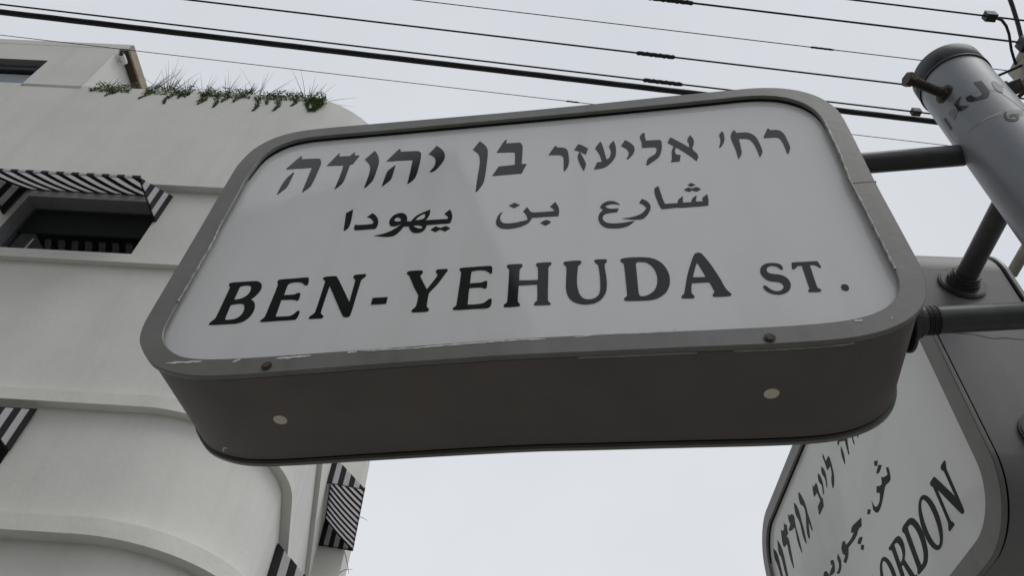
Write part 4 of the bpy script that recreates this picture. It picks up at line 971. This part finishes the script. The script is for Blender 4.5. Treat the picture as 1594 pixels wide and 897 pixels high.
def awning(O, ex, ey, length, proj=0.585, drop=0.49, pitch=0.168, first=0):
    """O = wall top corner at the right-hand end, ex = unit vector along the wall to the right, ey = outwards"""
    O, ex, ey = Vector(O), Vector((*ex, 0)), Vector((*ey, 0))
    Z = Vector((0, 0, 1))
    P = lambda a, b, c: O - ex * a + ey * b + Z * c     # a: back along the length, b: out from the wall, c: up
    root_ = MB()
    n = round(length / (pitch / 2))
    st = length / n
    for k in range(n):
        m = M_BLACK if (k + first) % 2 == 0 else M_WHITE
        a0, a1 = k * st, (k + 1) * st
        for j in range(4):      # slightly sagging canopy
            b0, b1 = proj * j / 4, proj * (j + 1) / 4
            sg = lambda b: -drop * b / proj - 0.018 * math.sin(math.pi * b / proj)
            root_.add([P(a0, b0, sg(b0)), P(a1, b0, sg(b0)), P(a1, b1, sg(b1)), P(a0, b1, sg(b1))], [(0, 1, 2, 3)], m)
    root_.recalc = False
    aw = root_.build("awning", bld)
    # hem along the front edge, in the same stripes
    hm = MB()
    for k in range(n):
        m = M_BLACK if (k + first) % 2 == 0 else M_WHITE
        a0, a1 = k * st, (k + 1) * st
        c = [P(a, b, z) for a in (a0, a1) for b in (proj - 0.004, proj + 0.012) for z in (-drop - 0.002, -drop + 0.034)]
        hm.add(c, [(0, 1, 3, 2), (4, 6, 7, 5), (0, 4, 5, 1), (2, 3, 7, 6), (0, 2, 6, 4), (1, 5, 7, 3)], m)
    hm.build("hem", aw)
    # triangular side panels with upright stripes
    for a in (-0.006, length + 0.006):
        sp = MB()
        nb = 7
        for k in range(nb):
            m = M_BLACK if k % 2 == 0 else M_WHITE
            b0, b1 = proj * k / nb, proj * (k + 1) / nb
            za, zb_ = -drop * b0 / proj, -drop * b1 / proj
            st_ = 0.0 if m is M_WHITE else 0.008
            vs_ = []
            for t in (-0.003, 0.003):
                vs_ += [P(a + t, b0, -drop), P(a + t, b1, -drop), P(a + t, b1, zb_ + st_), P(a + t, b0, za + st_)]
            sp.add(vs_, [(0, 1, 2, 3), (7, 6, 5, 4), (0, 4, 5, 1), (1, 5, 6, 2), (2, 6, 7, 3), (3, 7, 4, 0)], m)
        sp.build("side_panel", aw)
    fr = MB()
    for a in (0.012, length - 0.012):
        fr.tube([P(a, 0.0, -drop + .006), P(a, proj, -drop + .006)], 0.008, M_BLACK, 6)
        fr.tube([P(a, 0.0, -0.004), P(a, 0.0, -drop)], 0.008, M_BLACK, 6)
    fr.tube([P(0, 0.008, -0.006), P(length, 0.008, -0.006)], 0.008, M_BLACK, 6)
    fr.build("frame", aw)
    return aw
awning((-4.04, 0.0, 8.822), (1, 0), (0, -1), 1.74)
awning((-4.04, 0.06, 5.70), (1, 0), (0, -1), 1.74, drop=0.44)
awning((-7.97, 0.0, 8.822), (1, 0), (0, -1), 1.70)
sd = (-SD.x, -SD.y)
def side_awn(t, z, length, off, **k):
    s = t - ends[1]
    q = Vector(side_pt(s / SD.y)) + SIDE_N * off
    return awning((q.x, q.y, z), sd, tuple(SIDE_N), length, **k)
side_awn(4.93, 8.82, 1.95, 0.0)
side_awn(2.03, 5.66, 1.95, -0.09)

# small white camera under the penthouse eave
cam_w = empty("security_camera", (0, 0, 0))
tag(cam_w, "small white security camera fixed high on the penthouse wall under the wooden eave", "camera")
mb = MB()
MW = Matrix.Translation((BX, BY, 0)) @ Matrix.Rotation(BROT, 4, 'Z')
base = MW @ Vector((PU + 0.002, 0.02, 12.24))
cam_w.scale = (1.5, 1.5, 1.5)
cam_w.location = base
cam_w.rotation_euler[2] = BROT
mb.disc((0, 0, 0), (1, 0, 0), 0.032, 0.012, M_CAMW, 20)
mb.tube([(0.01, 0, 0), (0.05, 0, -0.01)], 0.012, M_CAMW, 10)
mb.build("bracket", cam_w)
mb = MB()
mb.tube([(0.045, 0.03, 0.005), (0.055, -0.03, -0.015), (0.060, -0.075, -0.03)], [0.028, 0.030, 0.027], M_CAMW, 16)
mb.build("housing", cam_w)
mb = MB()
mb.tube([(0.060, -0.074, -0.03), (0.0608, -0.080, -0.0325)], 0.02, M_DARKGAP, 16)
mb.build("lens", cam_w)

# ================================================================== PLANTS ON THE PARAPET
def blades(mb, x, y, z, n, h, spread, m, rng, droop=0.25, w=0.006, lean=0.0):
    for _ in range(n):
        a = rng.uniform(0, 2 * math.pi)
        tilt = min(abs(rng.gauss(0, spread)) + 0.03, 0.95)
        L = h * rng.uniform(0.45, 1.05)
        dx, dy = math.cos(a) * math.sin(tilt) + lean, math.sin(a) * math.sin(tilt) * 0.7
        P = []
        N = 5
        bx, by = x + rng.uniform(-.02, .02), y + rng.uniform(-.02, .02)
        for k in range(N + 1):
            t = k / N
            P.append(Vector((bx + dx * L * t, by + dy * L * t, z + L * t * math.cos(tilt) - droop * L * t * t * math.sin(tilt) * 1.2)))
        mb.tube(P, [w * (1 - 0.9 * k / N) for k in range(N + 1)], m, 3, cap=False)

def plant_root(name, u, t, z, label, cat, group):
    o = empty(name, MW @ Vector((u, t, z)), BROT)
    return tag(o, label, cat, group)

def uofpx(px):
    return -6.03 + (px - 145) / 360.0 * 3.23
def tuft(px, h, n, spread, label, m=M_GRASS, lean=0.0, w=0.0045, seed=0):
    w, n, h = w * 1.5, int(n * 1.6), h * 2.0
    u = uofpx(px)
    rng = random.Random(seed + int(px))
    y = 0.0 if u < -3.1 else 0.03
    o = plant_root("grass_tuft", u, y, 11.15, label, "grass tuft", "grass tufts on the parapet")
    mb = MB()
    blades(mb, 0, 0, 0, n, h, spread, m, rng, w=w, lean=lean)
    mb.build("blades", o)
    mb = MB()
    for _ in range(int(n * 0.8)):
        a = rng.uniform(0, 6.28); L = rng.uniform(0.05, 0.13)
        p0 = Vector((rng.uniform(-.06, .06), rng.uniform(-.05, .03), 0))
        mb.tube([p0, p0 + Vector((math.cos(a) * .3 * L, math.sin(a) * .3 * L, L))], [0.006, 0.001], m, 3, cap=False)
    mb.build("base_growth", o)
tuft(159, 0.26, 12, 0.5, "leaning grey tuft in front of the penthouse wall, leftmost of the weeds", lean=0.12)
tuft(224.5, 0.42, 9, 0.25, "upright tuft touching the lower end of the wooden eave", lean=0.05)
tuft(256.5, 0.48, 26, 0.45, "tallest dense fan of dry grass, second tuft right of the eave", lean=-0.06)
tuft(284.5, 0.27, 11, 0.6, "short sparse tuft with spreading stems right of the dense fan")
tuft(313, 0.33, 22, 0.5, "fine feathery tuft above a bare stretch of parapet", m=M_STALK, w=0.0035)
tuft(348.5, 0.33, 16, 0.5, "pale thin tuft at the middle of the parapet", m=M_STALK, w=0.003)
tuft(379, 0.22, 34, 0.45, "short bushy reddish brown tuft", m=M_RED, w=0.006)
tuft(398.5, 0.48, 9, 0.55, "tall sparse tuft with long thin blades right of the reddish one", m=M_STALK, w=0.0035)
tuft(444.5, 0.22, 14, 0.22, "narrow tuft like a bottle brush between two green mats", m=M_STALK, w=0.005)
tuft(476, 0.42, 18, 0.55, "wide fan of grass nearest the rounded corner", lean=0.04)

def mat_plant(px0, px1, label, seed, drops):
    rng = random.Random(seed)
    u0, u1 = uofpx(px0), uofpx(px1)
    um = (u0 + u1) / 2
    o = plant_root("trailing_plant", um, -0.02, 11.15, label, "trailing plant", "green mats hanging over the parapet")
    mb = MB()
    def leaf(c, s):
        n = Vector((rng.uniform(-1, 1), rng.uniform(-1, 0.3), rng.uniform(-1, 1))).normalized()
        a = n.orthogonal().normalized(); b = n.cross(a)
        mb.add([c + a * s, c + b * s * .45, c - a * s, c - b * s * .45], [(0, 1, 2, 3)], M_LEAF)
    L = u1 - u0
    for _ in range(int(L * 2600)):
        x = rng.uniform(-L / 2, L / 2)
        wv = 0.5 + 0.5 * math.sin(x * 17 + seed) * math.sin(x * 7.1 + 2 * seed)
        z = rng.uniform(-0.13, 0.09 + 0.10 * wv)
        y = rng.uniform(-0.10, 0.10) if z > 0 else rng.uniform(-0.09, -0.045)
        leaf(Vector((x, y, z)), rng.uniform(0.012, 0.024))
    for f, d in drops:
        d *= 1.7
        x0 = -L / 2 + L * f
        sx = rng.uniform(-0.12, 0.12)
        wig = rng.uniform(0, 6)
        for k in range(int(d * 1100)):
            t = rng.random() ** 0.8
            leaf(Vector((x0 + sx * d * t + 0.03 * math.sin(wig + t * 5) + rng.gauss(0, 0.035 * (1.15 - t)), -0.07 + rng.uniform(-.02, .01), -d * t)), rng.uniform(0.010, 0.021))
    mb.build("foliage", o)
mat_plant(147, 207, "green mat hanging over the wall edge below the penthouse corner", 3, [(0.05, .07), (0.5, .14), (0.62, .10)])
mat_plant(227, 300, "green mat with drooping strands just right of the eave", 5, [(0.12, .16), (0.66, .22), (0.86, .12), (0.95, .1)])
mat_plant(317, 394, "thicker green mat in the middle of the parapet", 8, [(0.03, .16), (0.14, .20), (0.36, .24), (0.5, .15), (0.78, .14)])
mat_plant(407, 505, "longest green mat, trailing over the parapet next to the rounded corner", 11, [(0.02, .26), (0.2, .15), (0.36, .25), (0.55, .16), (0.8, .2), (0.9, .22), (0.97, .2)])
# three weeds on the far side wall below the last awning
for P, lab in (([(-2.80, 7.1, 9.05), (-2.72, 7.1, 9.07), (-2.636, 7.1, 9.068), (-2.52, 7.1, 9.01)], "single thin stem sticking out beside the far striped awning"),
               ([(-2.81, 7.1, 8.42), (-2.75, 7.1, 8.28), (-2.693, 7.1, 8.148), (-2.635, 7.1, 7.98)], "long thin stem hanging below the far striped awning"),
               ([(-2.81, 7.1, 7.95), (-2.77, 7.1, 8.02), (-2.70, 7.1, 8.06), (-2.59, 7.1, 8.07)], "short curved stem lowest on the far side wall")):
    o = tag(empty("weed_stem", MW @ Vector(P[0]), BROT), lab, "weed", "weeds growing from the far side wall")
    mb = MB()
    mb.tube([Vector(p) - Vector(P[0]) for p in P], [0.009, 0.008, 0.006, 0.003], M_GRASS, 4)
    mb.build("stem", o)

# ================================================================== OVERHEAD CABLES
SL = math.tan(R(2.0))
def cable(name, p, r, label, splices=(), extra=None, x0=-14, x1=14, sag=0.0):
    o = empty(name, (p[0], p[1], 8.5))
    tag(o, label, "cable", "overhead cables across the street")
    f = lambda x: Vector((x - p[0], (x - p[0]) * SL, -sag * (1 - ((x + 4.8) / 9.3) ** 2)))
    mb = MB()
    N = 24
    mb.tube([f(x0 + (x1 - x0) * k / N) for k in range(N + 1)], r, M_WIRE, 8)
    mb.build("conductor", o)
    for a, b, rr in splices:
        mb = MB()
        n = int((b - a) / 0.02)
        P, rs = [], []
        for k in range(n + 1):
            x = a + (b - a) * k / n
            P.append(f(x) + Vector((0, math.sin(k * 2.1) * rr * .12, -abs(math.cos(k * 1.7)) * rr * .12)))
            rs.append(rr * (0.93 + 0.12 * (k % 2)) * (1 if 0 < k < n else 0.5))
        mb.tube(P, rs, M_WIRE, 8)
        mb.build("splice", o)
    return o, f
oA, fA = cable("power_cable", (3.972, 2.482), 0.0085, "topmost black cable with a clamp and a curved jumper at the right edge")
mb = MB(); mb.box(-0.045, 0.045, -0.035, 0.035, -0.04, 0.04, M_WIRE); mb.build("clamp", oA)
mb = MB(); mb.tube([(0.04, 0, -0.02), (0.10, 0.014, -0.03), (0.16, 0.06, -0.03), (0.22, 0.13, -0.03), (0.31, 0.27, -0.03), (0.40, 0.39, -0.05)], 0.012, M_WIRE, 8); mb.build("jumper", oA)
cable("power_cable", (4.38, 2.69), 0.0095, "second black cable from the top, with a long splice at the top edge", [(0.976, 1.39, .021)])
cable("power_cable", (3.55, 2.93), 0.0045, "thin cable with one small splice above the sign", [(2.523, 2.749, .010)])
cable("power_cable", (3.58, 3.18), 0.0088, "black cable with a thick dark splice above the middle of the sign", [(0.964, 1.332, .021)])
oE, fE = cable("power_cable", (3.74, 3.445), 0.0085, "black cable whose slanted splice sits just over the sign top edge", [(1.073, 1.458, .021)])
mb = MB(); mb.box(-0.06, 0.02, -0.028, 0.028, -0.032, 0.032, M_BOLT); mb.build("insulator", oE)
oF, fF = cable("power_cable", (3.96, 3.53), 0.029, "thickest black bundled cable passing behind the sign")
mb = MB()
rr_ = random.Random(2)
for k in range(3):
    mb.tube([fF(-14 + 28.0 * j / 420) + Vector((0, math.cos(j * .3 + k * 2.09) * .010, math.sin(j * .3 + k * 2.09) * .010)) for j in range(421)], 0.021, M_WIRE, 6)
mb.build("bundle_strand", oF)
cable("power_cable", (4.21, 3.775), 0.0036, "thinnest cable running just under the thick bundled one", [(0.367, 0.507, .008)])

# ================================================================== UTILITY POLE
up = empty("utility_pole", (4.50, 2.86, 0))
tag(up, "pale concrete utility pole top with black clamps at the upper right edge", "utility pole")
mb = MB()
def frust(mb, w0, w1, z0, z1, m):
    vs_ = [(sx * w, sy * w, z) for w, z in ((w0, z0), (w1, z1)) for sx, sy in ((-1, -1), (1, -1), (1, 1), (-1, 1))]
    mb.add(vs_, [(0, 1, 5, 4), (1, 2, 6, 5), (2, 3, 7, 6), (3, 0, 4, 7), (4, 5, 6, 7), (3, 2, 1, 0)], m)
frust(mb, 0.17, 0.125, 0, 8.5, M_CONC)
mb.build("shaft", up)
mb = MB(); mb.box(-0.19, -0.10, -0.24, -0.13, 8.38, 8.50, M_WIRE); mb.tube([(-0.15, -0.18, 8.44), (-0.13, -0.10, 8.2), (-0.15, 0.05, 7.9)], 0.014, M_WIRE, 8); mb.build("clamp", up)
mb = MB(); mb.box(-0.155, -0.118, -0.05, 0.06, 8.12, 8.20, M_WIRE); mb.build("clamp", up)
mb = MB(); mb.tube([(-0.425, -0.565, 8.6), (-0.344, -0.459, 8.56), (-0.242, -0.324, 8.53), (-0.137, -0.173, 8.5), (-0.13, -0.14, 8.3)], 0.019, M_PIPE, 10); mb.build("drop_cable", up)
mb = MB(); mb.tube([(-0.34, 0.06, 8.28), (-0.13, -0.02, 8.36)], 0.012, M_WIRE, 8); mb.tube([(-0.38, 0.25, 7.95), (-0.14, 0.02, 8.06)], 0.018, M_WIRE, 8)
mb.box(-0.32, -0.22, 0.14, 0.24, 7.95, 8.05, M_WIRE); mb.build("bracket", up)
mb = MB(); mb.box(0.13, 0.22, -0.58, 1.10, 8.36, 8.44, M_CONC); mb.build("crossarm", up)
for y in (-0.41, -0.17, 0.06, 0.33, 0.59, 0.67, 0.91):
    mb = MB(); mb.tube([(0.17, y, 8.44), (0.17, y, 8.455), (0.17, y, 8.475), (0.17, y, 8.495)], [0.03, 0.036, 0.024, 0.032], M_BOLT, 14); mb.build("insulator", up)
# service drop with a pale sleeve, low at the right edge
st_ = empty("service_cable", (2.757, 2.735, 5.0))
tag(st_, "dark rod with a pale cylindrical sleeve at the right edge, behind the post", "cable")
mb = MB(); mb.tube([(0.4, 14.0, 0.3), (-0.03, 0.12, 0), (-0.037, -0.17, 0), (0.02, -0.9, 0.12), (0.3, -2.5, 0.6), (2.0, -9.5, 3.2)], 0.008, M_WIRE, 8); mb.build("rod", st_)
mb = MB(); mb.tube([(-0.035, -0.14, 0), (-0.03, -0.33, 0.02)], 0.030, M_CONC, 16); mb.build("sleeve", st_)
